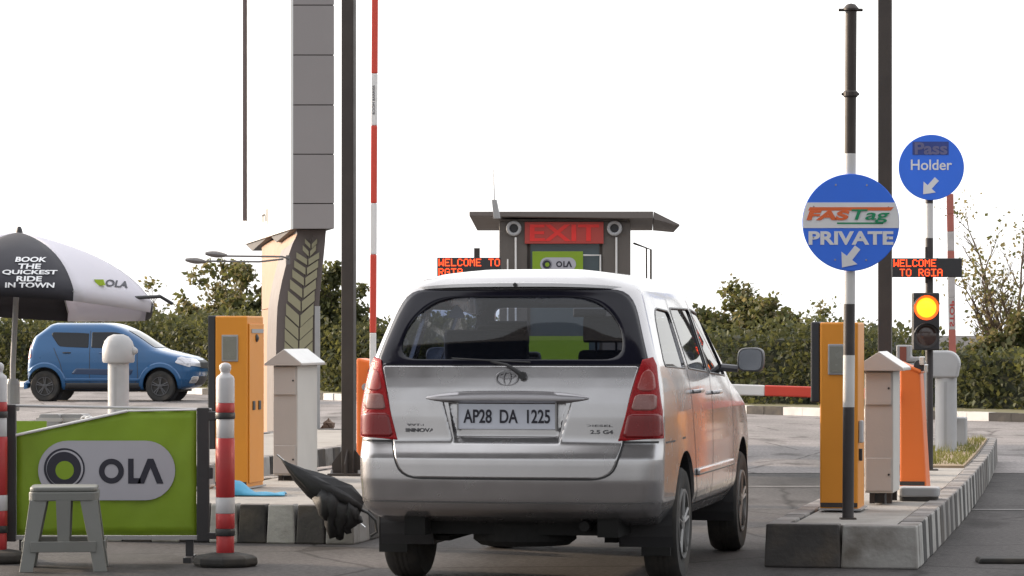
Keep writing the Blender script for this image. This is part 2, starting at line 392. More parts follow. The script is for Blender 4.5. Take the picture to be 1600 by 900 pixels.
def shell_bm(rings):
    bm = bmesh.new(); V = [[bm.verts.new(p) for p in r] for r in rings]; n = len(rings[0])
    for a, b in zip(V, V[1:]):
        for k in range(n): bm.faces.new([a[k], a[(k+1) % n], b[(k+1) % n], b[k]])
    bm.faces.new(V[0][::-1]); bm.faces.new(V[-1]); bmesh.ops.recalc_face_normals(bm, faces=bm.faces)
    return bm
def resample(poly, n):
    P_ = [Vector(p) for p in poly]; P_.append(P_[0]); L = [0]
    for a, b in zip(P_, P_[1:]): L.append(L[-1]+(b-a).length)
    out = []; j = 0
    for i in range(n):
        s = L[-1]*i/n
        while L[j+1] < s: j += 1
        out.append(P_[j].lerp(P_[j+1], (s-L[j])/(L[j+1]-L[j])))
    return out
def rounded(poly, r, k=5):
    out = []; n = len(poly)
    rs = r if isinstance(r, (list, tuple)) else [r]*n
    for i in range(n):
        p = Vector(poly[i]); a = Vector(poly[i-1]); b = Vector(poly[(i+1) % n]); rr = rs[i]
        da = (a-p); db = (b-p); ra = min(rr, da.length*.48); rb = min(rr, db.length*.48)
        s, e = p+da.normalized()*ra, p+db.normalized()*rb
        for j in range(k+1):
            t = j/k; out.append(s*(1-t)**2+p*2*t*(1-t)+e*t*t)
    return out
class Skin:
    """projects flat outlines onto a body shell; view 'rear' (u,z)->y, 'front', or 'side' (y,z)->x with sgn"""
    def __init__(s, bm): s.bvh = BVHTree.FromBMesh(bm)
    def pt(s, a, b, view, sgn, off):
        if view == 'rear': o, d = Vector((a, -2, b)), Vector((0, 1, 0))
        elif view == 'front': o, d = Vector((a, 9, b)), Vector((0, -1, 0))
        else: o, d = Vector((sgn*3, a, b)), Vector((-sgn, 0, 0))
        h = s.bvh.ray_cast(o, d)
        if h[0] is None:
            h = s.bvh.find_nearest(Vector((a, 0 if view == 'rear' else 4.5, b)) if view != 'side' else Vector((sgn*.9, a, b)))
        return h[0]+h[1]*off
    def patch(s, outline, view, mt, name, parent, off=.004, sgn=1, nz=24, nu=24, thick=.006, push=None, flip=1):
        zs = [p[1] for p in outline]; z0, z1 = min(zs)+1e-4, max(zs)-1e-4; n = len(outline); rows = []
        for i in range(nz+1):
            z = z0+(z1-z0)*i/nz; xs = []
            for k in range(n):
                a, b = outline[k], outline[(k+1) % n]
                if (a[1]-z)*(b[1]-z) <= 0 and abs(a[1]-b[1]) > 1e-9: xs.append(a[0]+(b[0]-a[0])*(z-a[1])/(b[1]-a[1]))
            rows.append((min(xs), max(xs), z))
        mb = MB(); V = []
        for x0, x1, z in rows:
            V.append([]);
            for j in range(nu+1):
                u = x0+(x1-x0)*j/nu; q = s.pt(u, z, view, sgn, off)
                if push: q = q+push(u, z)
                V[-1].append(mb.bm.verts.new(q))
        for a, b in zip(V, V[1:]):
            for j in range(nu):
                vs = [a[j], a[j+1], b[j+1], b[j]]
                mb._f(vs)
        o = mb.build(name, mt, parent, smooth=True, sharp=40, norm=True)
        s.fix(o, view, sgn)
        if thick:
            m = o.modifiers.new('s', 'SOLIDIFY'); m.thickness = thick; m.offset = -1
        return o
    def fix(s, o, view, sgn):
        me = o.data; f = sum((p.normal*p.area for p in me.polygons), Vector())
        want = {'rear': Vector((0, -1, .2)), 'front': Vector((0, 1, .5)), 'side': Vector((sgn, 0, 0))}[view]
        if f.dot(want) < 0: me.flip_normals()
    def ring(s, outer, inner, view, mt, name, parent, off=.004, sgn=1, n=96, k=5, thick=.006):
        A = resample(outer, n); B = resample(inner, n)
        # align inner start to outer start by nearest point
        j = min(range(n), key=lambda q: (B[q]-A[0]).length); B = B[j:]+B[:j]
        mb = MB(); V = []
        for i in range(k+1):
            V.append([mb.bm.verts.new(s.pt(*(A[q].lerp(B[q], i/k)), view, sgn, off)) for q in range(n)])
        for a, b in zip(V, V[1:]):
            for q in range(n): mb._f([a[q], a[(q+1) % n], b[(q+1) % n], b[q]])
        o = mb.build(name, mt, parent, smooth=True, sharp=40); s.fix(o, view, sgn)
        if thick:
            m = o.modifiers.new('s', 'SOLIDIFY'); m.thickness = thick; m.offset = -1
        return o
    def strip(s, path, w, view, mb, off=.0065, sgn=1, step=.03):
        pts = []
        for a, b in zip(path, path[1:]):
            a, b = Vector(a), Vector(b); n = max(1, int((b-a).length/step))
            for i in range(n): pts.append(a.lerp(b, i/n))
        pts.append(Vector(path[-1])); prev = None
        for i, p in enumerate(pts):
            t = (pts[min(i+1, len(pts)-1)]-pts[max(i-1, 0)]).normalized(); nn = Vector((-t.y, t.x))*w/2
            a, b = [mb.bm.verts.new(s.pt(*q, view, sgn, off)) for q in (p+nn, p-nn)]
            if prev: mb._f([prev[0], prev[1], b, a])
            prev = (a, b)
def apply_bools(bm, mt, cutters, thick, name, parent):
    me = bpy.data.meshes.new(name); bm.to_mesh(me)
    for p in me.polygons: p.use_smooth = True
    o = bpy.data.objects.new(name, me); C.objects.link(o)
    m = o.modifiers.new('s', 'SOLIDIFY'); m.thickness = thick; m.offset = -1
    tmp = []
    for cb in cutters:
        bmesh.ops.recalc_face_normals(cb.bm, faces=cb.bm.faces)
        cm = bpy.data.meshes.new('cut'); cb.bm.to_mesh(cm); cb.bm.free(); c = bpy.data.objects.new('cut', cm); C.objects.link(c); tmp.append(c)
        b = o.modifiers.new('b', 'BOOLEAN'); b.operation = 'DIFFERENCE'; b.object = c; b.solver = 'EXACT'
    dg = bpy.context.evaluated_depsgraph_get(); res = bpy.data.meshes.new_from_object(o.evaluated_get(dg))
    for c in tmp: bpy.data.objects.remove(c)
    bpy.data.objects.remove(o); res.name = name; res.materials.clear()
    return mkobj(name, res, mt, parent, smooth=True, sharp=32)
def wheel(parent, x, y, r, w, sg, rimm, spokes=5):
    t = MB(); hw = w/2
    prof = [(r*.60, -hw*.8), (r*.72, -hw), (r*.93, -hw), (r*.985, -hw*.8), (r, -hw*.45), (r, hw*.45), (r*.985, hw*.8), (r*.93, hw), (r*.72, hw), (r*.60, hw*.8)]
    t.lathe(prof, axis='x', n=48)
    for k in (-.3, 0, .3): t.lathe([(r*1.004, hw*(k-.1)), (r*1.008, hw*(k-.08)), (r*1.008, hw*(k+.08)), (r*1.004, hw*(k+.1))], axis='x', n=48)
    wo = t.build('wheel', rubber, parent, smooth=True); wo.location = (x, y, r)
    q = MB(); R_ = r*.61; f = sg*hw
    q.lathe([(R_*.90, f*.7), (R_*.93, f*1.02), (R_*1.0, f*1.03), (R_*1.02, f*.8), (R_, -f*.7), (R_*.88, -f*.7)], axis='x', n=40, close=True)
    q.lathe([(R_*.26, f*.4), (R_*.26, f*.95), (R_*.16, f*1.0)], axis='x', n=20)
    for i in range(spokes):
        a = 2*math.pi*i/spokes+.3
        for da in (-.16, .16):
            q.tube([(f*.86, R_*.2*math.cos(a+da), R_*.2*math.sin(a+da)), (f*.9, R_*.93*math.cos(a+da*.9), R_*.93*math.sin(a+da*.9))], R_*.07, n=6)
    q.build('rim', rimm, wo, smooth=True)
    d = MB().lathe([(R_*.9, -f*.1), (R_*.9, 0)], axis='x', n=24).build('brake_disc', darkmetal, wo)
    return wo

# ------------------------------------------------------------------ silver van in the lane
car = thing('family_van', 'silver family van seen from behind in the toll lane, number plate AP28 DA 1225', 'van', (X(787, 18), 18, 0))
SV = [ # z, yr, yf, hw, rcr, rcf, crown_r, crown_f
 (.36, .40, 4.20, .80, .15, .35, .05, .10), (.41, .14, 4.38, .84, .16, .38, .07, .14), (.455, .045, 4.46, .870, .15, .4, .09, .16), (.50, .015, 4.50, .882, .15, .4, .09, .18), (.62, .0, 4.54, .888, .14, .4, .09, .2),
 (.745, .005, 4.55, .89, .13, .4, .09, .2), (.775, .02, 4.54, .89, .13, .4, .09, .2), (.835, .062, 4.52, .888, .12, .4, .075, .2), (.86, .068, 4.50, .888, .12, .4, .07, .2), (.98, .075, 4.38, .886, .12, .4, .065, .2), (1.06, .085, 4.05, .88, .12, .38, .06, .2),
 (1.14, .10, 3.62, .872, .13, .3, .06, .16), (1.20, .115, 3.45, .862, .13, .22, .06, .14), (1.27, .135, 3.34, .846, .13, .2, .06, .14), (1.40, .19, 3.12, .805, .13, .2, .06, .12),
 (1.55, .27, 2.86, .758, .13, .2, .065, .12), (1.66, .335, 2.66, .722, .13, .2, .07, .12), (1.705, .352, 2.55, .703, .15, .2, .08, .12), (1.735, .375, 2.45, .672, .17, .24, .09, .12), (1.77, .42, 2.30, .61, .2, .28, .1, .12),
 (1.797, .49, 2.1, .53, .25, .3, .12, .12), (1.818, .62, 1.9, .42, .2, .25, .1, .1), (1.830, .85, 1.7, .25, .12, .12, .05, .05)]
bm = shell_bm(car_shell(SV)); sk = Skin(bm)
glass_out = rounded([(-.795, 1.272), (.795, 1.272), (.685, 1.635), (.61, 1.705), (-.61, 1.705), (-.685, 1.635)], [.03, .03, .10, .07, .07, .10])
glass_in = rounded([(-.60, 1.305), (.60, 1.305), (.655, 1.37), (.60, 1.54), (.43, 1.662), (-.43, 1.662), (-.60, 1.54), (-.655, 1.37)], [.07, .07, .1, .15, .15, .15, .15, .1])
ws = rounded([(-.70, 1.22), (.70, 1.22), (.60, 1.62), (-.60, 1.62)], .06)
wins = [rounded([(.50, 1.27), (1.22, 1.25), (1.24, 1.58), (.72, 1.60)], [.06, .03, .05, .14]),
        rounded([(1.36, 1.25), (2.13, 1.22), (2.13, 1.60), (1.34, 1.60)], .035),
        rounded([(2.22, 1.215), (3.00, 1.185), (2.66, 1.57), (2.22, 1.60)], [.035, .03, .08, .035])]
cuts = [MB().prism(glass_in, -.5, .9, 'y'), MB().prism(ws, 2.4, 3.9, 'y'), MB().prism([(-.30, .84), (.30, .84), (.34, 1.06), (-.34, 1.06)], -.5, .35, 'y')]
for w_ in wins: cuts += [MB().prism(w_, .5, 1.2, 'x'), MB().prism(w_, -1.2, -.5, 'x')]
WR = .335; RY, FY = 1.02, 3.72
for sg in (-1, 1):
    for yy in (RY, FY): cuts.append(MB().lathe([(.40, sg*.58), (.40, sg*1.1)], (0, yy, WR+.03), 'x', 48))
body = apply_bools(bm, silver, cuts, .022, 'body', car)
tint = glass('tinted_glass', (.40, .45, .56)); clear = glass('clear_glass', (.88, .90, .90))
rg = sk.patch(rounded([(-.66, 1.29), (.66, 1.29), (.67, 1.38), (.61, 1.55), (.44, 1.675), (-.44, 1.675), (-.61, 1.55), (-.67, 1.38)], .03), 'rear', tint, 'rear_window', car, off=-.006, thick=0)
sk.ring(glass_out, glass_in, 'rear', mat('frit_black', (.010, .010, .018), .12, coat=.0, var=.05, spec=.3), 'window_surround', car, off=.003)
sk.patch(ws, 'front', clear, 'windscreen', car, off=-.008, thick=0)
trimb = mat('window_trim', (.02, .02, .022), .35)
for sg in (-1, 1):
    for w_ in wins:
        sk.patch(w_, 'side', tint, 'side_window', car, off=-.008, sgn=sg, thick=0)
        c_ = sum((Vector(p) for p in w_), Vector((0, 0)))/len(w_)
        sk.ring([c_+(Vector(p)-c_)*1.06 for p in w_], w_, 'side', trimb, 'window_trim', car, off=.002, sgn=sg, k=2, thick=.008)
# tailgate with a real recess for the plate
rec = [(-.33, .845), (.33, .845), (.40, 1.08), (-.40, 1.08)]
def recess(u, z):
    hw_ = .31+(z-.83)*.28; e = .035
    a = min(1, max(0, (hw_-abs(u))/e)); b = min(1, max(0, (z-.822)/.05))
    s = min(a, b); s = s*s*(3-2*s)
    if z > 1.10: s = 0
    return Vector((0, .045*s, 0))
tg = rounded([(-.60, .640), (.60, .640), (.655, .80), (.70, 1.1), (.742, 1.266), (-.742, 1.266), (-.70, 1.1), (-.655, .80)], [.12, .12, .08, .05, .02, .02, .05, .08])
tail = sk.patch(tg, 'rear', silver, 'tailgate', car, off=.010, nz=90, nu=150, thick=0, push=recess)
tm = tail.modifiers.new('s', 'SOLIDIFY'); tm.thickness = .009; tm.offset = -1
seam = MB(); loop = [tuple(p) for p in tg]; lo = [Vector((p[0]*1.008, p[1]-(.006 if p[1] < .9 else 0))) for p in loop]; sk.strip([tuple(p) for p in lo]+[tuple(lo[0])], .011, 'rear', seam, off=.004)
seam.build('tailgate_seam', blackplastic, car)
# garnish bar
gb = MB(); n = 40; rows = []
for i in range(n+1):
    u = -.49+.98*i/n; e = (abs(u)/.49); hgt = .030*(1-e**4)+.004; q = sk.pt(u, 1.100, 'rear', 1, 0)
    dpt = .042*(1-e**6)+.004; zc = 1.096-.010*e*e
    rows.append([gb.bm.verts.new(v) for v in ((u, q.y-.008, zc+hgt), (u, q.y-dpt*.75, zc+hgt*.85), (u, q.y-dpt, zc+.2*hgt), (u, q.y-dpt*.95, zc-hgt*.6), (u, q.y-dpt*.5, zc-hgt), (u, q.y-.004, zc-hgt))])
for a, b in zip(rows, rows[1:]):
    for k in range(6): gb._f([a[k], a[(k+1) % 6], b[(k+1) % 6], b[k]])
gb._f(rows[0]); gb._f(rows[-1][::-1])
gar = gb.build('tailgate_garnish', mat('garnish_silver', (.36, .35, .37), .32, .7, .03, 3, coat=.6), car, smooth=True, sharp=50)
MB().lathe([(.006, -.005), (.008, 0), (.008, .006)], (.225, .058, 1.088), 'y', 12).build('lock_barrel', blackplastic, gar)
# plate
py_ = .088
pl = MB().box(-.285, .285, py_-.004, py_+.006, .912, 1.055).build('number_plate', mat('plate_white', (.64, .67, .76), .45), car, bevel=.003)
text('AP28  DA  1225', .50, .078, ink, pl, 0, py_-.005, .985, bold=.02)
for sg in (-1, 1): MB().box(sg*.283-.004, sg*.283+.004, py_-.007, py_+.008, .905, 1.06).build('plate_frame', greymetal, pl)
# emblem: three interlocking ellipses
em = MB()
def ell(cx, cz, a, b, r):
    q = [(cx+a*math.cos(t*math.pi/16), sk.pt(cx, cz, 'rear', 1, 0).y-.016, cz+b*math.sin(t*math.pi/16)) for t in range(33)]
    em.tube(q, r, 6, cap=False)
ell(0, 1.20, .062, .042, .006); ell(0, 1.20, .020, .040, .0045); ell(0, 1.216, .042, .017, .0045)
em.build('emblem', mat('emblem_chrome', (.35, .35, .37), .3, 1), car, smooth=True)
text('INNOVA', .17, .022, mat('badge_grey', (.10, .10, .11), .3, .5), car, -.50, sk.pt(-.50, .90, 'rear', 1, .014).y, .905, bold=.03, name='badge')
text('VVT-i', .10, .012, MATS['badge_grey'], car, -.53, sk.pt(-.53, .93, 'rear', 1, .014).y, .935, bold=.01, name='badge')
text('2.5 G4', .13, .022, MATS['badge_grey'], car, .545, sk.pt(.545, .90, 'rear', 1, .016).y, .90, bold=.03, name='badge')
text('DIESEL', .16, .012, MATS['badge_grey'], car, .53, sk.pt(.53, .93, 'rear', 1, .014).y, .935, bold=.01, name='badge')
# tail lamps
for sg in (-1, 1):
    ol = [(.745, 1.262), (.755, 1.31), (.80, 1.315), (.822, 1.27), (.862, 1.02), (.868, .852), (.635, .846), (.672, .98), (.712, 1.14)]
    lens = sk.patch([(sg*a, b) for a, b in ol], 'rear', redlens, 'tail_lamp', car, off=.014, nz=30, nu=26, thick=.012)
    sk.patch([(sg*a, b) for a, b in rounded([(.735, 1.125), (.83, 1.125), (.815, 1.22), (.785, 1.255), (.755, 1.22)], .03)], 'rear', pinklens, 'lamp_indicator', lens, off=.0155, nz=12, nu=8, thick=.001)
    sk.patch([(sg*a, b) for a, b in rounded([(.705, 1.02), (.835, 1.02), (.835, 1.108), (.728, 1.108)], .02)], 'rear', greylens, 'lamp_reverse', lens, off=.0155, nz=10, nu=8, thick=.001)
    sk.patch([(sg*a, b) for a, b in rounded([(.66, .865), (.865, .865), (.86, 1.0), (.69, 1.0)], .02)], 'rear', mat('deep_red_lens', (.20, .003, .006), .25, coat=.25), 'lamp_reflector', lens, off=.0155, nz=10, nu=10, thick=.001)
# wiper and washer
wp = MB(); q = sk.pt(.085, 1.225, 'rear', 1, 0)
wp.tube([(.09, q.y-.035, 1.215), (.05, q.y-.04, 1.245), (.0, q.y-.03, 1.275), (-.10, q.y-.005, 1.295)], [.016, .014, .009, .007], 8)
wp.tube([(-.33, .165-.02, 1.312), (-.1, .135-.02, 1.300), (.13, .135-.02, 1.290)], .006, 6)
wp.lathe([(.022, -.03), (.022, .02)], (.09, q.y-.02, 1.215), 'y', 14)
wp.build('rear_wiper', blackplastic, car, smooth=True)
sk.strip([(-.545, 1.716), (.545, 1.716)], .01, 'rear', (hm := MB()), off=.004); hm.build('high_stop_gap', blackplastic, car)
spb = MB(); rows = []
for i in range(31):
    u = -.60+1.2*i/30; q = sk.pt(u, 1.722, 'rear', 1, 0); e = abs(u/.6)
    rows.append([spb.bm.verts.new(v) for v in ((u, q.y+.05, 1.752-.03*e**3), (u, q.y-.028+.02*e**4, 1.742-.022*e**3), (u, q.y-.03+.02*e**4, 1.722-.016*e**3), (u, q.y+.03, 1.708))])
for a, b in zip(rows, rows[1:]):
    for k in range(4): spb._f([a[k], a[(k+1) % 4], b[(k+1) % 4], b[k]])
spb._f(rows[0]); spb._f(rows[-1][::-1]); spo = spb.build('roof_spoiler', silver, car, smooth=True, sharp=50)
MB().lathe([(.010, -.004), (.012, .004)], (.0, .318, 1.733), 'y', 12).build('washer_nozzle', blackplastic, spo)
# bumper lower groove line and dark lower edge
bs = MB(); sk.strip([(-.86, .50), (.86, .50)], .008, 'rear', bs, off=.002); bs.build('bumper_groove', mat('groove_grey', (.12, .12, .12), .6), car)
for sg in (-1, 1):
    bs = MB(); sk.strip([(sg*.635, .842), (sg*.885, .842)], .012, 'rear', bs, off=.003); bs.build('bumper_seam', blackplastic, car)
# doors: seams, handles, trim strips, mirror
for sg in (-1, 1):
    for pth in ([(1.28, 1.66), (1.27, 1.18), (1.33, .95), (1.45, .62), (1.55, .44)], [(2.17, 1.66), (2.17, .42)], [(3.10, 1.19), (3.16, .95), (3.16, .5), (3.10, .42)], [(1.55, .425), (3.10, .425)], [(.30, .835), (.62, .835)]):
        dm = MB(); sk.strip(pth, .010, 'side', dm, .002, sg); dm.build('door_seam', blackplastic, car)
    sk.patch([(1.45, .60), (3.1, .60), (3.1, .64), (1.45, .64)], 'side', silver, 'door_moulding', car, off=.016, sgn=sg, nz=3, nu=30, thick=.016)
    for yy, zz in ((1.48, 1.105), (2.30, 1.085)):
        q = sk.pt(yy, zz, 'side', sg, 0)
        hb = MB().tube([(q.x, yy-.09, zz), (q.x+sg*.035, yy-.06, zz+.004), (q.x+sg*.04, yy+.04, zz+.004), (q.x, yy+.08, zz)], [.012, .014, .014, .012], 8)
        hb.build('door_handle', silver, car, smooth=True)
    mr = MB(); q = sk.pt(2.92, 1.22, 'side', sg, 0)
    cx, cy, cz = q.x+sg*.18, 2.95, 1.285
    pts = rounded([(-.08, -.075), (.088, -.08), (.098, .05), (.06, .08), (-.075, .075)], .05)
    rings = []
    for yo, sc in ((-.045, .94), (-.035, 1.0), (.02, 1.0), (.07, .82), (.10, .45)):
        rings.append([mr.bm.verts.new((cx+sg*p[0]*sc, cy+yo, cz+p[1]*sc)) for p in pts])
    for a, b in zip(rings, rings[1:]):
        for k in range(len(pts)): mr._f([a[k], a[(k+1) % len(pts)], b[(k+1) % len(pts)], b[k]])
    mr._f(rings[0]); mr._f(rings[-1][::-1]); mr.tube([(q.x-sg*.01, cy+.02, cz-.05), (cx-sg*.08, cy+.02, cz-.06)], .025, 8)
    mo = mr.build('side_mirror', mat('mirror_shell', (.12, .12, .13), .4, .3), car, smooth=True)
    MB().prism([(cx+sg*p[0]*.86, cz+p[1]*.86) for p in pts], cy-.050, cy-.046, 'y').build('mirror_glass', mat('mirror_face', (.32, .34, .38), .18, .9), mo)
for sg in (-1, 1):
    for yy in (RY, FY):
        wheel(car, sg*.775, yy, WR, .20, sg, alloy)
        lin = MB(); q = []
        for i in range(25):
            a = math.pi*(i/24*1.24-.12); q.append((yy+.398*math.cos(a), WR+.03+.398*math.sin(a)))
        for a, b in zip(q, q[1:]): lin.quad((sg*.55, *a), (sg*.865, *a), (sg*.865, *b), (sg*.55, *b))
        lin.build('wheel_liner', blackplastic, car)
        MB().prism(q, sg*.555, sg*.56, 'x').build('inner_wing', blackplastic, car)
    mf = MB().box(sg*.78-.10, sg*.78+.07, RY-.37, RY-.355, .17, .42).build('mud_flap', MATS['mudflap'] if 'mudflap' in MATS else mat('mudflap', (.012, .012, .012), .8), car)
# underbody
ub = MB(); ub.box(-.58, .58, .35, 4.1, .30, .37); ub.tube([(-.7, RY, .33), (.7, RY, .33)], .045, 10); ub.lathe([(.04, -.13), (.13, -.06), (.13, .06), (.04, .13)], (-.05, RY, .33), 'y', 16)
ub.tube([(.42, .22, .36), (.42, .9, .34), (.38, 1.8, .32)], .03, 10); ub.lathe([(.26, .23), (.30, .26), (.30, .36), (.26, .40)], (0, .62, 0), 'z', 28)
ub.box(-.62, -.50, .2, 3.9, .30, .42); ub.box(.50, .62, .2, 3.9, .30, .42)
for sg in (-1, 1): ub.tube([(sg*.5, RY-.1, .25), (sg*.45, RY-.05, .5)], .03, 8); ub.box(sg*.5-.04, sg*.5+.04, RY-.35, RY+.4, .24, .27)
ub.build('underbody', mat('underbody_black', (.010, .010, .010), .9), car)
# interior
def seat(x, y, w, top, hr=True, bh=.95):
    s = MB(); s.box(x-w/2, x+w/2, y, y+.45, .62, .78)
    pr = [(y-.16, top), (y-.05, top+.01), (y+.08, .74), (y-.04, .70)]
    s.prism(rounded(pr, .04), x-w/2, x+w/2, 'x')
    so_ = s.build('seat', seatfab, car, bevel=.03)
    if hr:
        h = MB(); h.prism(rounded([(y-.20, top+.05), (y-.10, top+.05), (y-.11, top+.21), (y-.19, top+.20)], .04), x-.13, x+.13, 'x')
        h.tube([(x-.06, y-.14, top-.02), (x-.06, y-.15, top+.08)], .008, 6); h.tube([(x+.06, y-.14, top-.02), (x+.06, y-.15, top+.08)], .008, 6)
        h.build('headrest', seatfab, so_, bevel=.03)
seat(-.30, 1.05, .50, 1.47, False); seat(.43, 1.05, .34, 1.35, True)
seat(-.40, 1.95, .50, 1.30, True); seat(.42, 1.95, .40, 1.24, False)
seat(.50, 2.75, .40, 1.33, True); seat(-.50, 2.75, .40, 1.33, True)
ds = MB(); ds.prism(rounded([(3.1, .7), (3.12, 1.12), (3.4, 1.19), (3.55, 1.1), (3.5, .7)], .06), -.72, .72, 'x'); ds.build('dashboard', seatfab, car)
sw = MB(); sw.tube([(.38+.18*math.cos(t*math.pi/12), 3.0+.07*math.sin(t*math.pi/12), 1.12+.17*math.sin(t*math.pi/12)) for t in range(25)], .014, 8, cap=False); sw.build('steering_wheel', blackplastic, car, smooth=True)
MB().box(.0-.11, .0+.11, 2.78, 2.80, 1.56, 1.62).build('rear_view_mirror', blackplastic, car, bevel=.01)
MB().box(.26, .60, 2.70, 2.715, 1.56, 1.66).build('sun_visor', greymetal, car, bevel=.01)
MB().prism([(-.46, 1.545), (-.36, 1.545), (-.37, 1.585), (-.405, 1.625), (-.44, 1.59)], .62, .621, 'y').build('white_shape', signwhite, car)  # small flat white shape inside the rear window

# ------------------------------------------------------------------ blue hatchback beyond the plaza
D = 69.7
hb = thing('hatchback_car', 'blue hatchback car passing on the far road behind the umbrella and grey bollard', 'car', (X(50, D)+.02, D-.1, 0), R(-95))
hb.scale = (1, 1, 1.05)
bluep = mat('blue_paint', (.008, .085, .225), .3, .25, .05, 3, coat=.8, dirt=.08)
SB = [(.24, .30, 3.45, .72, .15, .3, .05, .1), (.30, .10, 3.70, .80, .15, .4, .08, .2), (.45, .01, 3.82, .835, .15, .4, .1, .25), (.62, .0, 3.86, .84, .15, .4, .1, .25), (.80, .01, 3.84, .838, .15, .4, .1, .25),
      (.92, .03, 3.66, .83, .15, .4, .1, .25), (1.0, .04, 3.30, .822, .15, .4, .1, .2), (1.06, .05, 3.02, .81, .15, .3, .1, .18), (1.12, .065, 2.88, .795, .15, .2, .1, .15), (1.28, .12, 2.62, .75, .15, .2, .1, .12),
      (1.33, .15, 2.54, .735, .15, .2, .1, .12), (1.42, .28, 2.38, .715, .15, .2, .1, .12), (1.50, .39, 2.22, .69, .15, .2, .1, .12), (1.56, .46, 2.06, .65, .15, .22, .1, .12), (1.59, .52, 1.95, .60, .15, .25, .1, .1), (1.61, .64, 1.75, .48, .15, .15, .05, .05)]
bm2 = shell_bm(car_shell(SB, levels=30, n_side=50)); sk2 = Skin(bm2)
c2 = []
for sg in (-1, 1):
    for yy in (.47, 2.98): c2.append(MB().lathe([(.38, sg*.5), (.38, sg*1.1)], (0, yy, .33), 'x', 40))
apply_bools(bm2, bluep, c2, .02, 'body', hb)
darkglass = mat('dark_car_glass', (.012, .014, .018), .05, spec=.4, var=.05)
for sg in (-1, 1):
    sk2.patch(rounded([(.78, 1.12), (1.42, 1.10), (1.42, 1.40), (.62, 1.42), (.60, 1.36)], [.08, .02, .02, .04, .05]), 'side', darkglass, 'side_window', hb, .006, sg)
    sk2.patch(rounded([(1.48, 1.10), (2.42, 1.07), (2.26, 1.35), (2.0, 1.42), (1.48, 1.42)], [.02, .03, .05, .06, .02]), 'side', darkglass, 'side_window', hb, .006, sg)
    for pth in ([(1.45, 1.45), (1.45, .3)], [(2.48, 1.06), (2.5, .5), (2.42, .35)], [(.66, 1.1), (.80, .8), (.9, .45)]):
        dm = MB(); sk2.strip(pth, .012, 'side', dm, .003, sg); dm.build('door_seam', blackplastic, hb)
    sk2.patch([(.90, .26), (2.56, .26), (2.54, .385), (.92, .385)], 'side', blackplastic, 'sill_cladding', hb, .02, sg, nz=3, nu=20, thick=.02)
    sk2.patch(rounded([(1.05, .56), (2.35, .54), (2.40, .66), (1.15, .68)], .03), 'side', mat('dark_blue_decal', (.012, .035, .09), .3, coat=.5), 'door_decal', hb, .005, sg, nz=6, nu=24, thick=.004)
    sk2.patch([(.90, .42), (2.55, .42), (2.55, .475), (.90, .475)], 'side', bluep, 'door_moulding', hb, .022, sg, nz=3, nu=20, thick=.022)
    for yy in (.47, 2.98):
        fl = MB(); ra = []
        for i in range(25):
            a = math.pi*i/24*1.1-.15
            for r_, xo in ((.37, .015), (.385, .03), (.45, .028), (.475, .0)):
                y_, z_ = yy+r_*math.cos(a), .33+r_*math.sin(a); q = sk2.pt(y_, max(.26, min(1.0, z_)), 'side', sg, 0); ra.append(fl.bm.verts.new((sg*(min(.845, abs(q.x)+.0)+xo), y_, z_)))
        for i in range(24):
            for k in range(3): fl._f([ra[i*4+k], ra[i*4+k+1], ra[i*4+4+k+1], ra[i*4+4+k]])
        fl.build('wheel_arch_flare', bluep, hb, smooth=True)
        wheel(hb, sg*.74, yy, .315, .19, sg, mat('dark_alloy', (.09, .09, .095), .35, .6))
        MB().lathe([(.375, sg*.52), (.375, sg*.53)], (0, yy, .33), 'x', 24).build('inner_wing', blackplastic, hb)
    for yy in (.95, 1.75):
        q = sk2.pt(yy, 1.0, 'side', sg, 0); MB().tube([(q.x, yy-.08, 1.0), (q.x+sg*.035, yy-.04, 1.0), (q.x+sg*.035, yy+.04, 1.0), (q.x, yy+.08, 1.0)], .014, 8).build('door_handle', blackplastic if yy < 1 else bluep, hb, smooth=True)
    q = sk2.pt(2.38, 1.1, 'side', sg, 0); MB().lathe([(.03, -.05), (.085, -.02), (.085, .02), (.03, .06)], (q.x+sg*.12, 2.38, 1.12), 'y', 14).tube([(q.x, 2.38, 1.08), (q.x+sg*.1, 2.38, 1.10)], .025, 8).build('side_mirror', blackplastic, hb, smooth=True)
    sk2.patch(rounded([(sg*.60, .86), (sg*.74, .86), (sg*.72, 1.14), (sg*.66, 1.18)], .03), 'rear', mat('tail_lamp_red', (.55, .05, .03), .15, coat=1), 'tail_lamp', hb, .012)
    sk2.patch(rounded([(.085, .86), (.17, .90), (.15, 1.13), (.115, 1.16)], .03), 'side', MATS['tail_lamp_red'], 'lamp_side', hb, .012, sg, thick=.01)
    sk2.patch(rounded([(sg*.42, .70), (sg*.80, .74), (sg*.80, .90), (sg*.45, .86)], .03), 'front', mat('headlamp_lens', (.6, .6, .65), .08, .3, coat=1), 'headlight', hb, .014)
    sk2.patch(rounded([(3.30, .80), (3.62, .70), (3.62, .86), (3.40, .92)], .03), 'side', MATS['headlamp_lens'], 'lamp_side', hb, .014, sg, thick=.01)
    sk2.patch(rounded([(sg*.5, .38), (sg*.7, .38), (sg*.7, .52), (sg*.5, .52)], .04), 'front', chrome, 'fog_lamp', hb, .012)
sk2.patch(rounded([(-.62, 1.10), (.62, 1.10), (.56, 1.46), (-.56, 1.46)], .05), 'front', darkglass, 'windscreen', hb, .006)
sk2.patch(rounded([(-.55, 1.14), (.55, 1.14), (.48, 1.42), (-.48, 1.42)], .05), 'rear', darkglass, 'rear_window', hb, .006)
sk2.patch(rounded([(-.44, .68), (.44, .68), (.44, .84), (-.44, .84)], .03), 'front', blackplastic, 'grille', hb, .010)
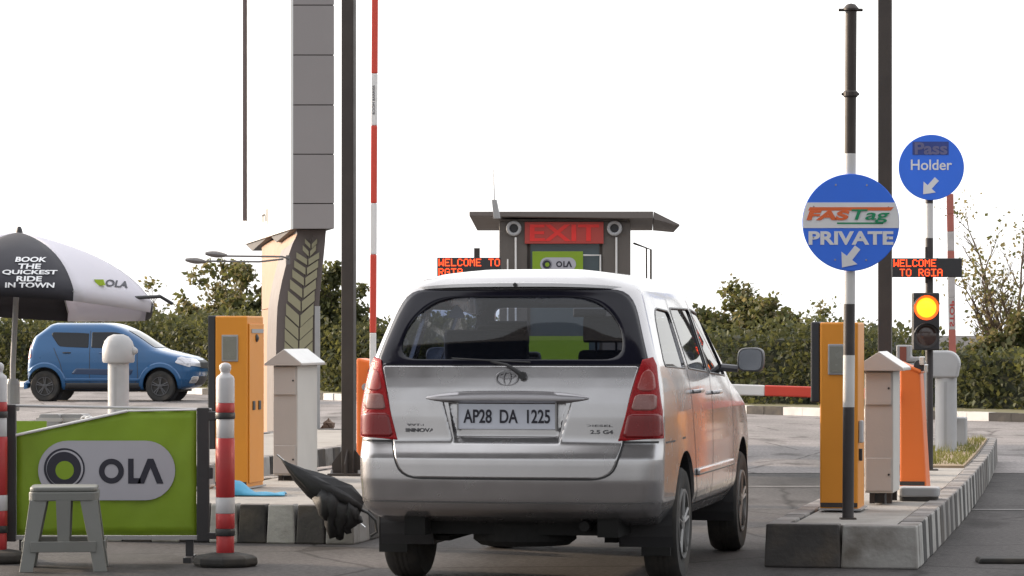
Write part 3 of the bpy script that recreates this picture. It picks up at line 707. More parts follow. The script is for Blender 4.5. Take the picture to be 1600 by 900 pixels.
sk2.patch(rounded([(-.5, .34), (.5, .34), (.44, .52), (-.44, .52)], .03), 'front', blackplastic, 'air_intake', hb, .010)
MB().box(-.6, .6, .4, 3.4, .2, .28).build('underbody', rubber, hb)

# added out-of-frame roof over the near lanes, put there to shade the foreground
cn = thing('added_shade_roof', 'flat grey roof on round columns, added out of view to shade the foreground', 'canopy', (0, 0, 0), 0)
cm = mat('shade_roof_metal', (.16, .15, .15), .7, 0, .1, 1)
MB().box(-12, 10.5, 11.6, 15.9, 4.9, 5.3).build('roof', cm, cn, bevel=.03)
for x in (-8.6, 7.6):
    for y in (12.3, 15.2): MB().lathe([(.25, 0), (.25, 4.897)], (x, y, 0), 'z', 24).build('column', cm, cn, smooth=True)

# ------------------------------------------------------------------ payment panels on the islands
def panel(label, px, py, d, h, left):
    t = thing('ticket_panel', label, 'ticket machine', P(px, py, d), LY, 'amber ticket panels on the islands')
    w, dp = (.255, .46)
    MB().box(0, w, 0, dp, 0, h).build('housing', yellowp, t, bevel=.012)
    MB().box(-.062, -.002, .01, dp-.02, (.30 if left else .72), h+.004).build('side_guard', blackplastic, t, bevel=.01)
    sc = MB().box(.055, .185, -.012, .004, h-.35, h-.145).build('screen_frame', greymetal, t, bevel=.005)
    MB().box(.068, .172, -.0165, -.010, h-.335, h-.16).build('screen', mat('screen_face', (.20, .20, .17), .25, coat=.3, dirt=.2), sc)
    if left:
        fr = MB(); fr.box(w+.001, w+.012, .03, dp-.03, .04, h-.06); fr.build('side_door', yellowp, t, bevel=.004)
        for yy in (.14, .30):
            MB().box(w+.010, w+.02, yy-.03, yy+.03, .60, .67).build('slot_cover', blackplastic, t, bevel=.004)
        MB().lathe([(.03, w+.008), (.03, w+.02), (.012, w+.03)], (0, .22, h-.17), 'x', 16).build('lock', blackplastic, t)
        MB().box(w+.012, w+.018, .08, .40, h-.13, h-.10).build('latch', greymetal, t)
    else:
        MB().box(w+.002, w+.03, .02, .10, .45, .60).build('conduit_box', postgrey, t, bevel=.008)
        MB().box(w+.002, w+.022, .05, .09, .33, .41).build('slot_cover', blackplastic, t)
    MB().box(.004, w-.004, -.006, .001, 0.02, .05).build('kick_seam', darkmetal, t)
    MB().box(-.01, w+.02, -.01, dp+.01, 0, .012).build('base_plate', greymetal, t)
panel('amber ticket panel with two black side slots on the left island', 336, 763, 24.6, 1.325, True)
panel('amber ticket panel on the right island behind the black and white banded pole', 1281, 797, 21.4, 1.255, False)

def cabinet(label, px, py, d, w, dp, zt, e):
    t = thing('equipment_cabinet', label, 'cabinet', P(px, py, d), LY, 'pale roofed cabinets on the islands')
    z0 = .075
    b = MB().box(0, w, 0, dp, z0, zt); b.build('housing', cablit, t, bevel=.006)
    f = MB(); f.box(.004, w-.004, -.012, -.001, z0+.01, zt-.01); f.build('front_panel', cabp, t, bevel=.003)
    MB().box(.01, w-.012, -.03, -.013, zt-.235, zt-.01).build('upper_door', cabp, t, bevel=.004)
    MB().box(.01, w-.012, -.03, -.013, z0+.015, z0+.245).build('lower_door', cabp, t, bevel=.004)
    for x in (.03, w-.05):
        for y in (.04, dp-.08): MB().box(x, x+.035, y, y+.04, 0, z0).build('leg', darkmetal, t)
    MB().box(.06, w-.07, .10, dp-.1, 0, z0-.01).build('cable_duct', blackplastic, t)
    r = MB(); zc = zt+.13; x0, x1, y0, y1 = -e, w+e, -e-.02, dp+e
    r.prism([(x0, zt+.002), (x1, zt+.002), (x1, zt+.018), ((x0+x1)/2, zc), (x0, zt+.018)], y0, y1, 'y')
    ro = r.build('roof', cabp, t, bevel=.003)
    q = MB()
    for s, (xa, xb) in ((1, ((x0+x1)/2+.004, x1-.004)), ):
        q.hexa([(xa, y0+.005, zc+.001), (xb, y0+.005, zt+.0195), (xb, y1-.005, zt+.0195), (xa, y1-.005, zc+.001), (xa, y0+.005, zc+.006), (xb, y0+.005, zt+.0245), (xb, y1-.005, zt+.0245), (xa, y1-.005, zc+.006)])
    q.build('lit_slope', white, ro)  # white over the right slope only: bright sky light painted in
    for zz in (zt-.12, z0+.13): MB().lathe([(.008, -.036), (.008, -.029)], (w-.03, 0, zz), 'y', 10).build('lock', blackplastic, t)
    return t
cabinet('pale cabinet with a pitched roof on the left island, right of the amber ticket panel', 427, 757, 26.0, .205, .62, .965, .055)
cabinet('pale cabinet with pitched roof between the amber panel and the orange housing on the right', 1351, 787, 22.3, .2, .55, .925, .075)

# tall dark poles
def tall_pole(label, px, d, w, z0, top, base):
    t = thing('tall_pole', label, 'pole', P(px, 0, d)*1, LY, 'tall dark square poles'); t.location = (X(px, d), d, z0)
    MB().box(-w/2, w/2, -w/2, w/2, 0, top).build('shaft', darkmetal, t, bevel=.006)
    if base:
        MB().box(-.15, .15, -.15, .15, 0, .02).build('base_plate', darkmetal, t, bevel=.004)
        g = MB()
        for a in range(4):
            c, s_ = math.cos(a*math.pi/2), math.sin(a*math.pi/2)
            p = [(w/2, .02), (.145, .02), (.145, .10), (w/2, .22)]
            g.hexa([(x*c-y*s_, x*s_+y*c, z) for y in (-.006, .006) for x, z in p])
        g.build('gusset', darkmetal, t)
        for a, b in ((-.12, -.12), (.12, -.12), (.12, .12), (-.12, .12)): MB().lathe([(.012, .02), (.012, .05)], (a, b, 0), 'z', 6).build('anchor_bolt', greymetal, t)
    return t
tall_pole('tall dark square pole with bolted base on the left island beside the raised boom', 545, 27.0, .105, KH-.012, 6.2, True)
tall_pole('tall dark square pole rising behind the FASTag sign on the right island', 1383, 26.0, .108, KH-.012, 6.2, True)

# ------------------------------------------------------------------ banded sign poles
def banded(t, segs, r, lean=0, nm='pole_band'):
    out = []
    for i, (z0, z1, m) in enumerate(segs):
        c = lambda z: (lean*z, 0, z)
        out.append(MB().tube([c(z0), c(z1)], r+(.0006 if i % 2 else 0), 20).build(nm, m, t, smooth=True))
    return out
d = 20.6; zz = lambda py, dd: CH-(py-HZ)/F*dd-KH+.012
t = thing('private_lane_sign', 'round blue FASTag PRIVATE sign on a tall black and white banded pole', 'sign', (X(1325, d), d, KH-.012), 0)
banded(t, [(0, zz(636, d), postblack), (zz(636, d), zz(555, d), postwhite), (zz(555, d), zz(475, d), postblack), (zz(475, d), zz(425, d), postwhite), (zz(425, d), zz(275, d), postwhite), (zz(275, d), zz(240, d), postwhite), (zz(240, d), zz(18, d), darkmetal)], .037, .006)
zt_ = zz(18, d); lx = .006*zt_
MB().lathe([(.036, zt_), (.05, zt_+.008), (.05, zt_+.02), (.042, zt_+.03), (.03, zt_+.045), (.008, zt_+.052)], (lx, 0, 0), 'z', 16).build('cap', darkmetal, t, smooth=True)
MB().lathe([(.04, zz(152, d)), (.048, zz(150, d)), (.048, zz(144, d)), (.04, zz(142, d))], (.006*2.7, 0, 0), 'z', 16).build('collar', darkmetal, t)
MB().tube([(lx-.08, 0, zt_+.01), (lx+.075, 0, zt_+.01)], .010, 8).tube([(.006*2.7-.058, 0, zz(147, d)), (.006*2.7+.055, 0, zz(147, d))], .009, 8).build('cross_bolt', darkmetal, t)
MB().box(-.05, .05, -.05, .05, 0, .01).build('foot_plate', darkmetal, t)
cz_ = zz(348, d); cr = .312; fy = -.052; lx0 = .006*cz_+.002
disc = MB().lathe([(cr-.004, fy), (cr, fy+.002), (cr, fy+.012), (cr-.004, fy+.014)], (lx0, 0, cz_), 'y', 96).build('sign_disc', signblue, t)
bp_ = []
zb0, zb1 = cz_-.036, cz_+.128       # white band
def chord(z): return math.sqrt(max(0, (cr-.003)**2-(z-cz_)**2))
L_, R_l = [], []
for i in range(13):
    z = zb0+(zb1-zb0)*i/12; R_l.append((lx0+chord(z), z)); L_.append((lx0-chord(z), z))
MB().prism(R_l+L_[::-1], fy-.003, fy-.0005, 'y').build('white_band', signwhite, disc)
orange_i = mat('logo_orange', (.72, .14, .04), .5); green_i = mat('logo_green', (.01, .25, .11), .5)
ty = fy-.004
MB().prism([(lx0-.265, cz_+.098), (lx0+.275, cz_+.098), (lx0+.255, cz_+.076), (lx0-.275, cz_+.076)], ty-.001, ty, 'y').build('logo_stripe', orange_i, disc)
text('FAS', .262, .062, orange_i, disc, lx0-.145, ty-.001, cz_+.045, bold=.05, shear=.35)
text('Tag', .25, .088, green_i, disc, lx0+.115, ty-.003, cz_+.040, bold=.012, shear=.35)
MB().prism([(lx0-.09, cz_+.000), (lx0+.21, cz_+.000), (lx0+.205, cz_-.010), (lx0-.09, cz_-.010)], ty-.001, ty, 'y').build('logo_underline', green_i, disc)
text('PRIVATE', .545, .088, signwhite, disc, lx0, fy-.001, cz_-.100, bold=.035)
arrow(disc, lx0-.005, fy-.001, cz_-.222, .155, signwhite, 232)
for a in range(8):
    an = R(22+45*a); MB().lathe([(.006, fy-.004), (.006, fy)], (lx0+.26*math.cos(an), 0, cz_+.26*math.sin(an)), 'y', 8).build('rivet', greymetal, disc)
MB().box(lx0-.05, lx0+.05, fy+.013, .0, cz_+.14, cz_+.17).build('bracket', greymetal, t)

d = 28.0
t = thing('pass_holder_sign', 'round blue Pass Holder sign on a banded pole behind the traffic light', 'sign', (X(1452, d), d, KH-.012), 0)
banded(t, [(0, zz(400, d), postblack), (zz(400, d), zz(372, d), postblack), (zz(372, d), zz(318, d), postwhite), (zz(318, d), zz(218, d), postblack)], .034)
MB().box(-.07, .07, -.07, .07, 0, .012).build('foot_plate', darkmetal, t)
cz_ = zz(262, d); cr = .286; lx0 = .012
disc = MB().lathe([(cr-.004, fy), (cr, fy+.002), (cr, fy+.012), (cr-.004, fy+.014)], (lx0, 0, cz_), 'y', 80).build('sign_disc', signblue, t)
MB().box(lx0-.165, lx0+.15, fy-.003, fy-.0005, cz_+.11, cz_+.225).build('faded_patch', mat('faded_blue', (.035, .06, .25), .6), disc)
text('Pass', .285, .108, mat('faded_letter', (.13, .13, .26), .6), disc, lx0-.005, fy-.004, cz_+.165, bold=.03)
text('Holder', .36, .092, signwhite, disc, lx0, fy-.001, cz_+.022, bold=.012)
arrow(disc, lx0-.01, fy-.001, cz_-.165, .17, signwhite, 228)
MB().box(lx0-.05, lx0+.04, fy+.013, .0, cz_-.1, cz_-.07).build('bracket', greymetal, t)

# traffic light
t = thing('traffic_light', 'black traffic light with its amber lamp lit on the Pass Holder pole', 'traffic light', (X(1444, d), d-.05, CH-(547-HZ)/F*d))
t.rotation_euler = (0, 0, 0)
MB().box(-.115, .115, -.10, .02, 0, .50).build('housing', blackplastic, t, bevel=.012)
amber = mat('amber_lamp', (1, .35, .02), .3, emit=(1, .30, .01), es=1.9, var=.02); redglow = mat('amber_ring', (.7, .05, .01), .4, emit=(1, .10, .01), es=1.3, var=.02)
for zc, lit in ((.37, True), (.125, False)):
    MB().lathe([(.108, -.105), (.108, -.10)], (0, 0, zc), 'y', 32).build('lens_ring', redglow if lit else mat('dark_ring', (.05, .045, .045), .5), t)
    MB().lathe([(.074, -.113), (.088, -.104)], (0, 0, zc), 'y', 32).build('lamp' if lit else 'unlit_lamp', amber if lit else mat('unlit_lens', (.06, .035, .03), .2, coat=.6), t, smooth=True)
    v = MB()
    for i in range(16):
        a0, a1 = R(15+150*i/16), R(15+150*(i+1)/16)
        v.hexa([(r_*math.cos(a), y_, zc+r_*math.sin(a)) for y_ in (-.10, -.17) for r_, a in ((.108, a0), (.114, a0), (.114, a1), (.108, a1))])
    v.build('visor', blackplastic, t)
MB().box(-.03, .06, .018, .05, .2, .26).build('clamp', darkmetal, t)

# LED boards
def led(label, px, py, d, w, h, lines, post):
    t = thing('led_board', label, 'display board', P(px, py, d), 0, 'red LED message boards')
    MB().box(0, w, 0, .07, 0, h).build('housing', blackplastic, t, bevel=.006)
    redled = mat('red_led', (.9, .05, .01), .5, emit=(1, .07, .015), es=1.9, var=.02)
    rows = MB(); n = 0
    F5 = {'W': '10001,10001,10001,10101,10101,11011,10001', 'E': '11111,10000,10000,11110,10000,10000,11111', 'L': '10000,10000,10000,10000,10000,10000,11111', 'C': '01110,10001,10000,10000,10000,10001,01110',
          'O': '01110,10001,10001,10001,10001,10001,01110', 'M': '10001,11011,10101,10101,10001,10001,10001', 'T': '11111,00100,00100,00100,00100,00100,00100', 'R': '11110,10001,10001,11110,10100,10010,10001',
          'G': '01110,10001,10000,10111,10001,10001,01110', 'I': '11111,00100,00100,00100,00100,00100,11111', 'A': '01110,10001,10001,11111,10001,10001,10001', ' ': '00000,'*6+'00000'}
    cell = h/2/9.0; cw = cell*.99
    for li, (s_, x0) in enumerate(lines):
        for ci, ch in enumerate(s_):
            for r_, bits in enumerate(F5[ch].split(',')):
                for c_, b in enumerate(bits):
                    if b == '1':
                        x = x0+(ci*6+c_)*cw; z = h-cell*(1.2+r_)-li*h/2
                        rows.mi = 0; rows.box(x+.0005, x+cw*.9, -.003, .001, z-cell*.9, z)
    rows.build('led_text', redled, t)
    MB().box(post-.03, post+.03, .071, .11, -.05, h+.10).build('bracket', darkmetal, t)
    return t
t = led('red LED board reading WELCOME TO RGIA left of the EXIT booth', 683, 432, 33.0, .66, .195, [('WELCOME TO', .015), ('RGIA', .015)], .41)
# arm that holds it off the booth wall
MB().box(.62, 1.05, .08, .12, .02, .06).build('support_arm', darkmetal, t)
t = led('red LED board reading WELCOME TO RGIA on the right island beneath the Pass Holder sign', 1394, 433, 27.9, .61, .165, [('WELCOME', .012), (' TO RGIA', .012)], .33)

# ------------------------------------------------------------------ barriers
def boom(t, segs, w, horizontal=False, writing=None):
    for i, (a, b, m) in enumerate(segs):
        o = MB()
        if horizontal: o.box(-b, -a, -.02, .02, -w/2, w/2)
        else: o.box(-w/2, w/2, -.02, .02, a, b)
        ob = o.build('boom_band', m, t, bevel=.008)
    return t
d = 28.5
t = thing('boom_barrier', 'orange barrier with its red and white boom raised straight up, behind the left island pole', 'barrier', (X(582, d), d, KH-.012))
MB().hexa([(-.15, 0, 0), (.10, 0, 0), (.10, .3, 0), (-.15, .3, 0), (-.15, 0, .98), (.06, 0, .94), (.06, .3, .94), (-.15, .3, .98)]).build('housing', orangep, t, bevel=.02)
MB().lathe([(.028, -.012), (.034, 0)], (-.065, 0, .72), 'y', 20).build('lock_ring', greymetal, t)
MB().lathe([(.05, -.05), (.05, 0)], (.02, 0, .86), 'y', 20).build('pivot', darkmetal, t)
zz2 = lambda py: CH-(py-HZ)/F*d-KH+.012
bl = bpy.data.objects.new('boom_arm', None); bl.location = (.02, -.07, 0); bl.rotation_euler = (0, R(.35), 0); C.objects.link(bl); bl.parent = t
bsegs = [(.80, zz2(522), boomred), (zz2(522), zz2(398), white), ]
bsegs = [(.80, zz2(520), white), (zz2(520), zz2(398), boomred), (zz2(398), zz2(318), white), (zz2(318), zz2(197), boomred), (zz2(197), zz2(116), white), (zz2(116), zz2(-70), boomred), (zz2(-70), zz2(-120), white)]
bpy.data.objects.remove(bl)
for a, b, m in bsegs:
    o = MB().box(-.027, .027, -.02, .02, a, b).build('boom_band', m, t, bevel=.008); o.location = (.015, -.07, 0); o.rotation_euler = (0, R(.35), 0)
o = text('BOOM BARRIER', .26, .022, ink, t, 0, 0, 0, warp=lambda a, b, c: Vector((.034-b, -.0925-c*.3, zz2(157)+a)))

d = 24.6
t = thing('boom_barrier', 'orange tapered barrier on the right island, its red and white boom lowered across the lane', 'barrier', (X(1406, d), d, KH-.012))
MB().hexa([(0, 0, 0), (.205, 0, 0), (.215, .3, 0), (0, .3, 0), (0, 0, .965), (.155, 0, .90), (.16, .3, .90), (0, .3, .965)]).build('housing', orangep, t, bevel=.016)
MB().hexa([(-.01, -.012, .955), (.165, -.012, .885), (.17, .31, .885), (-.01, .31, .955), (-.01, -.012, .985), (.165, -.012, .915), (.17, .31, .915), (-.01, .31, .985)]).build('lid', orangep, t, bevel=.012)
MB().lathe([(.045, -.03), (.05, .04)], (.15, .05, .95), 'y', 18).build('pivot', blackplastic, t)
MB().box(.15, .19, -.03, .04, .955, 1.02).box(.185, .215, -.02, .03, .90, .96).build('lifting_clamp', chrome, t, bevel=.006)
MB().box(.0, .19, -.008, -.001, .03, .06).build('door_seam', darkmetal, t)
zb = .725
x1 = -.03
for i, Lb in enumerate((1.03, .42, .42, .42, .42)):
    m = white if i % 2 else boomred
    o = MB().box(x1-Lb, x1, -.045, -.012, zb-.042, zb+.042).build('boom_band', m, t, bevel=.01); o.rotation_euler = (0, R(1.6), 0); x1 -= Lb

d = 33.5
t = thing('boom_barrier', 'slim grey barrier behind the grey bollard with its faded STOP boom raised', 'barrier', (X(1491, d), d, KH-.012))
MB().box(-.09, .12, 0, .3, 0, .32).build('housing', greymetal, t, bevel=.015)
zz3 = lambda py: CH-(py-HZ)/F*d-KH+.012
fr = mat('faded_red', (.42, .13, .10), .6, dirt=.3, scale=9); fw = mat('faded_white', (.50, .47, .46), .6, dirt=.3, scale=9)
for a, b, m in [(.28, zz3(555), fw), (zz3(555), zz3(515), fr), (zz3(515), zz3(465), fw), (zz3(465), zz3(432), fw), (zz3(432), zz3(392), fr), (zz3(392), zz3(362), fw), (zz3(362), zz3(335), fr), (zz3(335), zz3(303), fr)]:
    o = MB().box(-.036, .036, -.02, .02, a, b).build('boom_band', m, t, bevel=.006); o.location = (0, -.04, 0); o.rotation_euler = (0, R(-.9), 0)
text('STOP', .27, .05, mat('stop_red', (.45, .06, .05), .6), t, 0, 0, 0, bold=.03, warp=lambda a, b, c: Vector((-.018+b, -.0625-c*.3, zz3(490)+a)))

# small grey terminal behind the orange housing
d = 27
t = thing('card_reader', 'small grey card reader with a reddish panel behind the orange barrier housing on the right', 'card reader', (X(1419, d), d, KH-.012))
MB().box(-.10, .14, 0, .2, 0, .95).build('housing', greymetal, t, bevel=.02)
MB().prism([(-.10, .955), (.14, .955), (.10, 1.0), (.02, 1.0), (.02, 1.10), (-.10, 1.10)], 0, .2, 'y').build('head', greymetal, t, bevel=.012)
MB().box(-.07, -.015, -.006, .0, .96, 1.085).build('reader_face', mat('reader_red', (.22, .06, .04), .5), t)

# ------------------------------------------------------------------ round grey bollards
def bollard(label, px, d, z0, topz, r, hr, facing):
    t = thing('camera_bollard', label, 'bollard', (X(px, d), d, z0), LY, 'fat grey bollards with domed heads')
    H = topz-z0; hz = H-hr
    MB().lathe([(r, 0), (r, hz-hr*.70), (r*1.03, hz-hr*.68), (r*1.03, hz-hr*.6)], n=32).build('post', postgrey, t, smooth=True)
    MB().box(-r*.12, r*.12, -r*1.02, -r*.8, .05, hz-hr).build('post_seam', greymetal, t)
    h = MB(); L = hr*.95
    if facing:      # drum head lying on its side, dome seen from the front
        h.lathe([(hr*.30, hr*1.02), (hr*.62, hr*.88), (hr*.85, hr*.6), (hr*.97, hr*.25), (hr, -hr*.1), (hr*.99, -hr*.62), (hr*.93, -hr*.72), (hr*.5, -hr*.76)], (0, 0, hz), 'z', 36)
    else:
        pts = []
        for i in range(13):
            a = math.pi*i/12*.5; pts.append((hr*.55+hr*.45*math.sin(a)*1.0, hz+hr*math.cos(a)))
        pr = [(-hr*.92, hz-hr*.75), (-hr*.92, hz+hr*.9), (-hr*.8, hz+hr), (hr*.1, hz+hr)]+[(hr*.1+hr*.82*math.sin(R(a)), hz+.15*hr+hr*.85*math.cos(R(a))) for a in range(15, 120, 12)]+[(hr*.75, hz-hr*.75)]
        h.prism(pr, -hr*.8, hr*.8, 'y')
    h.build('head', postgrey, t, smooth=facing, bevel=0 if facing else .02, sharp=40)
    if facing: MB().lathe([(hr*.25, hr*.6), (hr*.25, hr*1.05), (hr*.12, hr*1.22), (hr*.03, hr*1.24)], (0, 0, hz), 'x', 16).build('sensor_cap', postgrey, t, smooth=True)
    else: MB().box(-hr*.9, -hr*.84, -hr*.84, -hr*.5, hz-hr*.6, hz+hr*.5).build('sensor_cap', greymetal, t)
    MB().lathe([(r*1.35, 0), (r*1.35, .015)], n=24).build('base_flange', greymetal, t)
    return t
bollard('fat grey bollard with a ball shaped head in front of the blue car', 185, 28, KH-.012, 1.445, .092, .142, True)
bollard('fat grey bollard with a hooded head on the dry soil of the right island', 1478, 32, KH, 1.285, .108, .155, False)

# ------------------------------------------------------------------ red and white lane posts with feet
def lane_post(label, px, d, yb):
    t = thing('lane_post', label, 'post', (X(px, d), d, 0), 0, 'red and white lane posts on black rubber feet')
    z = lambda py: 1.26-(py-570)*.00394*1.0
    redm = mat('plastic_red', (.42, .03, .035), .45, dirt=.2); pw = mat('plastic_white', (.50, .50, .52), .5, dirt=.25)
    MB().lathe([(.19, 0), (.205, .02), (.20, .055), (.17, .07), (.08, .085)], n=8).build('rubber_foot', rubber, t, bevel=.008)
    for i, (a, b, m, r) in enumerate([(.07, .19, redm, .056), (.19, .235, blackplastic, .062), (.235, .33, redm, .059), (.33, .43, pw, .060), (.43, .80, redm, .059), (.80, .92, pw, .056), (.92, .96, blackplastic, .062), (.96, 1.02, redm, .0585)]):
        MB().lathe([(r-.002, a+.0005), (r, a+.004), (r, b-.004), (r-.002, b-.0005)], n=20).build('collar' if m == blackplastic else 'post_band', m, t, smooth=True)
    MB().lathe([(.058, 1.021), (.058, 1.17), (.052, 1.185), (.032, 1.20), (.028, 1.21), (.03, 1.215), (.038, 1.235), (.036, 1.255), (.022, 1.268), (.005, 1.272)], n=12).build('knob_top', pw, t, smooth=True, sharp=50)
    return t
lane_post('red and white lane post with a pale knob top, right of the green banner', 352, 20.0, 0)
lane_post('red and white lane post cut off by the left edge of the photo', -3, 20.3, 0)

# ------------------------------------------------------------------ green OLA banner
d = 20.4; sc = d/F
bx = lambda px: (px-168)*sc; bz = lambda py: CH-(py-HZ)*sc
t = thing('banner_barrier', 'green OLA banner on a black frame between the two red and white lane posts', 'banner', (X(168, d), d, 0), 0)
bl = MB(); N = 26; rows = []
for i in range(N+1):
    px = 26+(307-26)*i/N; top = 678-(678-641)*min(1, (px-26)/172) if px < 198 else 641
    col = []
    for j in range(15):
        py = top+(836-top)*j/14; col.append(bl.bm.verts.new((bx(px), .004*math.sin(px*.05)*math.sin(j*.5)+.003*math.sin(px*.13+j), bz(py))))
    rows.append(col)
for a, b in zip(rows, rows[1:]):
    for j in range(14): bl._f([a[j], b[j], b[j+1], a[j+1]])
cloth = bl.build('banner_sheet', olagreen, t, smooth=True, sharp=80, norm=False); m = cloth.modifiers.new('s', 'SOLIDIFY'); m.thickness = .004
cloth.data.flip_normals() if sum(p.normal.y for p in cloth.data.polygons) > 0 else None
MB().tube([(bx(25), -.008, bz(680)), (bx(199), -.008, bz(642))], .009, 8).tube([(bx(199), -.008, bz(642)), (bx(307), -.008, bz(640))], .006, 8).build('folded_hem', signwhite, cloth)
fr_ = MB(); fr_.tube([(bx(18), .015, bz(634)), (bx(330), .015, bz(640))], .009, 8); fr_.build('top_rail', postgrey, t)
fb = MB(); fb.box(bx(308), bx(327), -.02, .03, bz(846), bz(637)); fb.box(bx(324), bx(352), -.02, .03, bz(657), bz(643)); fb.box(bx(324), bx(350), -.02, .03, bz(842), bz(832)); fb.box(bx(326), bx(333), -.02, .02, bz(748), bz(730)); fb.build('frame_side', blackplastic, t, bevel=.006)
fb = MB(); fb.box(bx(8), bx(25), -.02, .03, bz(846), bz(632)); fb.box(bx(-10), bx(10), -.02, .03, bz(650), bz(633)); fb.box(bx(-6), bx(10), -.02, .03, bz(842), bz(832)); fb.box(bx(5), bx(10), -.02, .02, bz(748), bz(730)); fb.build('frame_side', blackplastic, t, bevel=.006)
MB().box(bx(25), bx(309), -.012, .02, bz(843), bz(837)).build('bottom_rail', greymetal, t)
for px in (30, 290): MB().box(bx(px), bx(px+12), -.16, .20, 0, .035).box(bx(px), bx(px+12), 0, .03, .0, bz(842)).build('support_foot', blackplastic, t)
# pale pill with the target mark and the letters
cxp, czp, hwp, hhp = bx(167), bz(735), 107*sc, 46.5*sc
pill = [(cxp+(hwp-hhp)+hhp*math.sin(R(a)), czp+hhp*math.cos(R(a))) for a in range(0, 181, 10)]+[(cxp-(hwp-hhp)+hhp*math.sin(R(a)), czp+hhp*math.cos(R(a))) for a in range(180, 361, 10)]
po = MB().prism(pill, -.0125, -.0105, 'y').build('logo_pill', pillgrey, cloth)
def target_logo(parent, cx, cz, r, y):
    MB().lathe([(r, y-.002), (r, y)], (cx, 0, cz), 'y', 48).build('logo_ring', ink, parent)
    MB().lathe([(r*.90, y-.003), (r*.90, y-.0022)], (cx+r*.02, 0, cz), 'y', 48).build('logo_ring', pillgrey, parent)
    MB().lathe([(r*.84, y-.004), (r*.84, y-.0032)], (cx-r*.02, 0, cz-r*.02), 'y', 48).build('logo_ring', ink, parent)
    MB().lathe([(r*.45, y-.005), (r*.45, y-.0042)], (cx+r*.02, 0, cz-r*.08), 'y', 40).build('logo_centre', olagreen, parent)
target_logo(po, bx(101), bz(732), 32*sc, -.013)
def ola_word(parent, x0, x1, z, h, y):
    w = x1-x0; th = h*.22; m = MB(); q = MB()
    r = h/2; c = (x0+r, z)
    for i in range(32):
        a0, a1 = 2*math.pi*i/32, 2*math.pi*(i+1)/32
        m.hexa([(c[0]+rr*math.cos(a), yy, c[1]+rr*math.sin(a)) for yy in (y, y-.002) for rr, a in ((r-th, a0), (r, a0), (r, a1), (r-th, a1))])
    lx_ = x0+h*1.17; m.prism([(lx_, z+h/2), (lx_+th, z+h/2), (lx_+th, z-h/2+th), (lx_+h*.5, z-h/2+th), (lx_+h*.5, z-h/2), (lx_, z-h/2)], y-.002, y, 'y')
    ax = x1-h*1.05; m.prism([(ax, z-h/2), (ax+h*.27, z-h/2), (ax+h*.525, z+h*.14), (ax+h*.78, z-h/2), (ax+h*1.05, z-h/2), (ax+h*.64, z+h/2), (ax+h*.41, z+h/2)], y-.002, y, 'y')
    m.build('lettering', ink, parent)
ola_word(po, bx(155), bx(256), bz(736), 39*sc, -.013)

# things on the ground behind the banner
d = 23.6
t = thing('cable_hoop', 'pair of white bent hoops sticking up behind the banner top', 'hoop', (X(143, d), d, KH-.2)); t.location.z = KH-.012
h = MB()
for x0, x1 in ((-.085, .015), (-.045, .075)):
    h.tube([(x0+(x1-x0)*i/12, .02*(x0 < -.05), .44+.14*math.sin(math.pi*(.35+.65*i/12))) for i in range(13)]+[(x1, .02*(x0 < -.05), 0)], .011, 8)
h.build('hoop_tube', white, t, smooth=True)
for i, (px, w) in enumerate(((83, .20), (118, .22))):
    d = 25.4
    t = thing('concrete_block', ['grey concrete block behind the top left corner of the green banner', 'grey concrete block under the white bent hoops'][i], 'block', (X(px, d), d, KH-.012), LY, 'grey blocks behind the banner')
    q = MB().prism(rounded([(-w/2, 0), (w/2, 0), (w/2-.01, .56), (-w/2+.01, .56)], .03), -.1, .1, 'y').build('block_body', postgrey, t, bevel=.01)
    MB().box(-w/2-.005, w/2+.005, -.105, .105, .50, .53).build('block_lip', postwhite, t)
d = 24.0
t = thing('small_board', 'small green board with an orange lower edge seen over the folded banner corner', 'board', (X(48, d), d, KH-.012))
MB().box(-.13, .12, 0, .02, .12, .54).build('panel', olagreen, t); MB().box(-.02, .13, -.006, -.001, .12, .40).build('orange_edge', orangep, t)
MB().box(-.1, -.07, 0, .02, 0, .12).box(.06, .09, 0, .02, 0, .12).build('leg', darkmetal, t)

# ------------------------------------------------------------------ plastic stool
d = 19.75; sc2 = d/F
t = thing('plastic_stool', 'pale grey plastic stool standing in front of the green banner', 'stool', (X(101, d), d, 0), R(6))
pm = mat('stool_plastic', (.19, .195, .185), .5, 0, .06, 4, dirt=.2)
hh = .515; a = .205; b = .265
s_ = MB(); s_.prism([(x, y) for x, y in rounded([(-a, -a), (a, -a), (a, a), (-a, a)], .06)], hh-.03, hh, 'z'); s_.build('seat', pm, t, bevel=.010)
s_ = MB(); s_.prism([(x, y) for x, y in rounded([(-a-.006, -a-.006), (a+.006, -a-.006), (a+.006, a+.006), (-a-.006, a+.006)], .06)], hh-.085, hh-.031, 'z'); s_.build('apron', pm, t, bevel=.006)
for sx in (-1, 1):
    for sy in (-1, 1):
        l = MB()
        def ringp(f, z, w):   # L-shaped leg flaring to the floor
            xo = sx*(a+(b-a)*f); yo = sy*(a+(b-a)*f)
            return [(xo, yo, z), (xo-sx*w, yo, z), (xo-sx*w, yo-sy*.012, z), (xo-sx*.012, yo-sy*.012, z), (xo-sx*.012, yo-sy*w, z), (xo, yo-sy*w, z)]
        R0 = [l.bm.verts.new(p) for p in ringp(0, hh-.08, .105)]; R1 = [l.bm.verts.new(p) for p in ringp(.6, .16, .085)]; R2 = [l.bm.verts.new(p) for p in ringp(1, 0, .082)]
        for A, B in ((R0, R1), (R1, R2)):
            for k in range(6): l._f([A[k], A[(k+1) % 6], B[(k+1) % 6], B[k]])
        l._f(R0); l._f(R2[::-1]); l.build('leg', pm, t, bevel=.003)
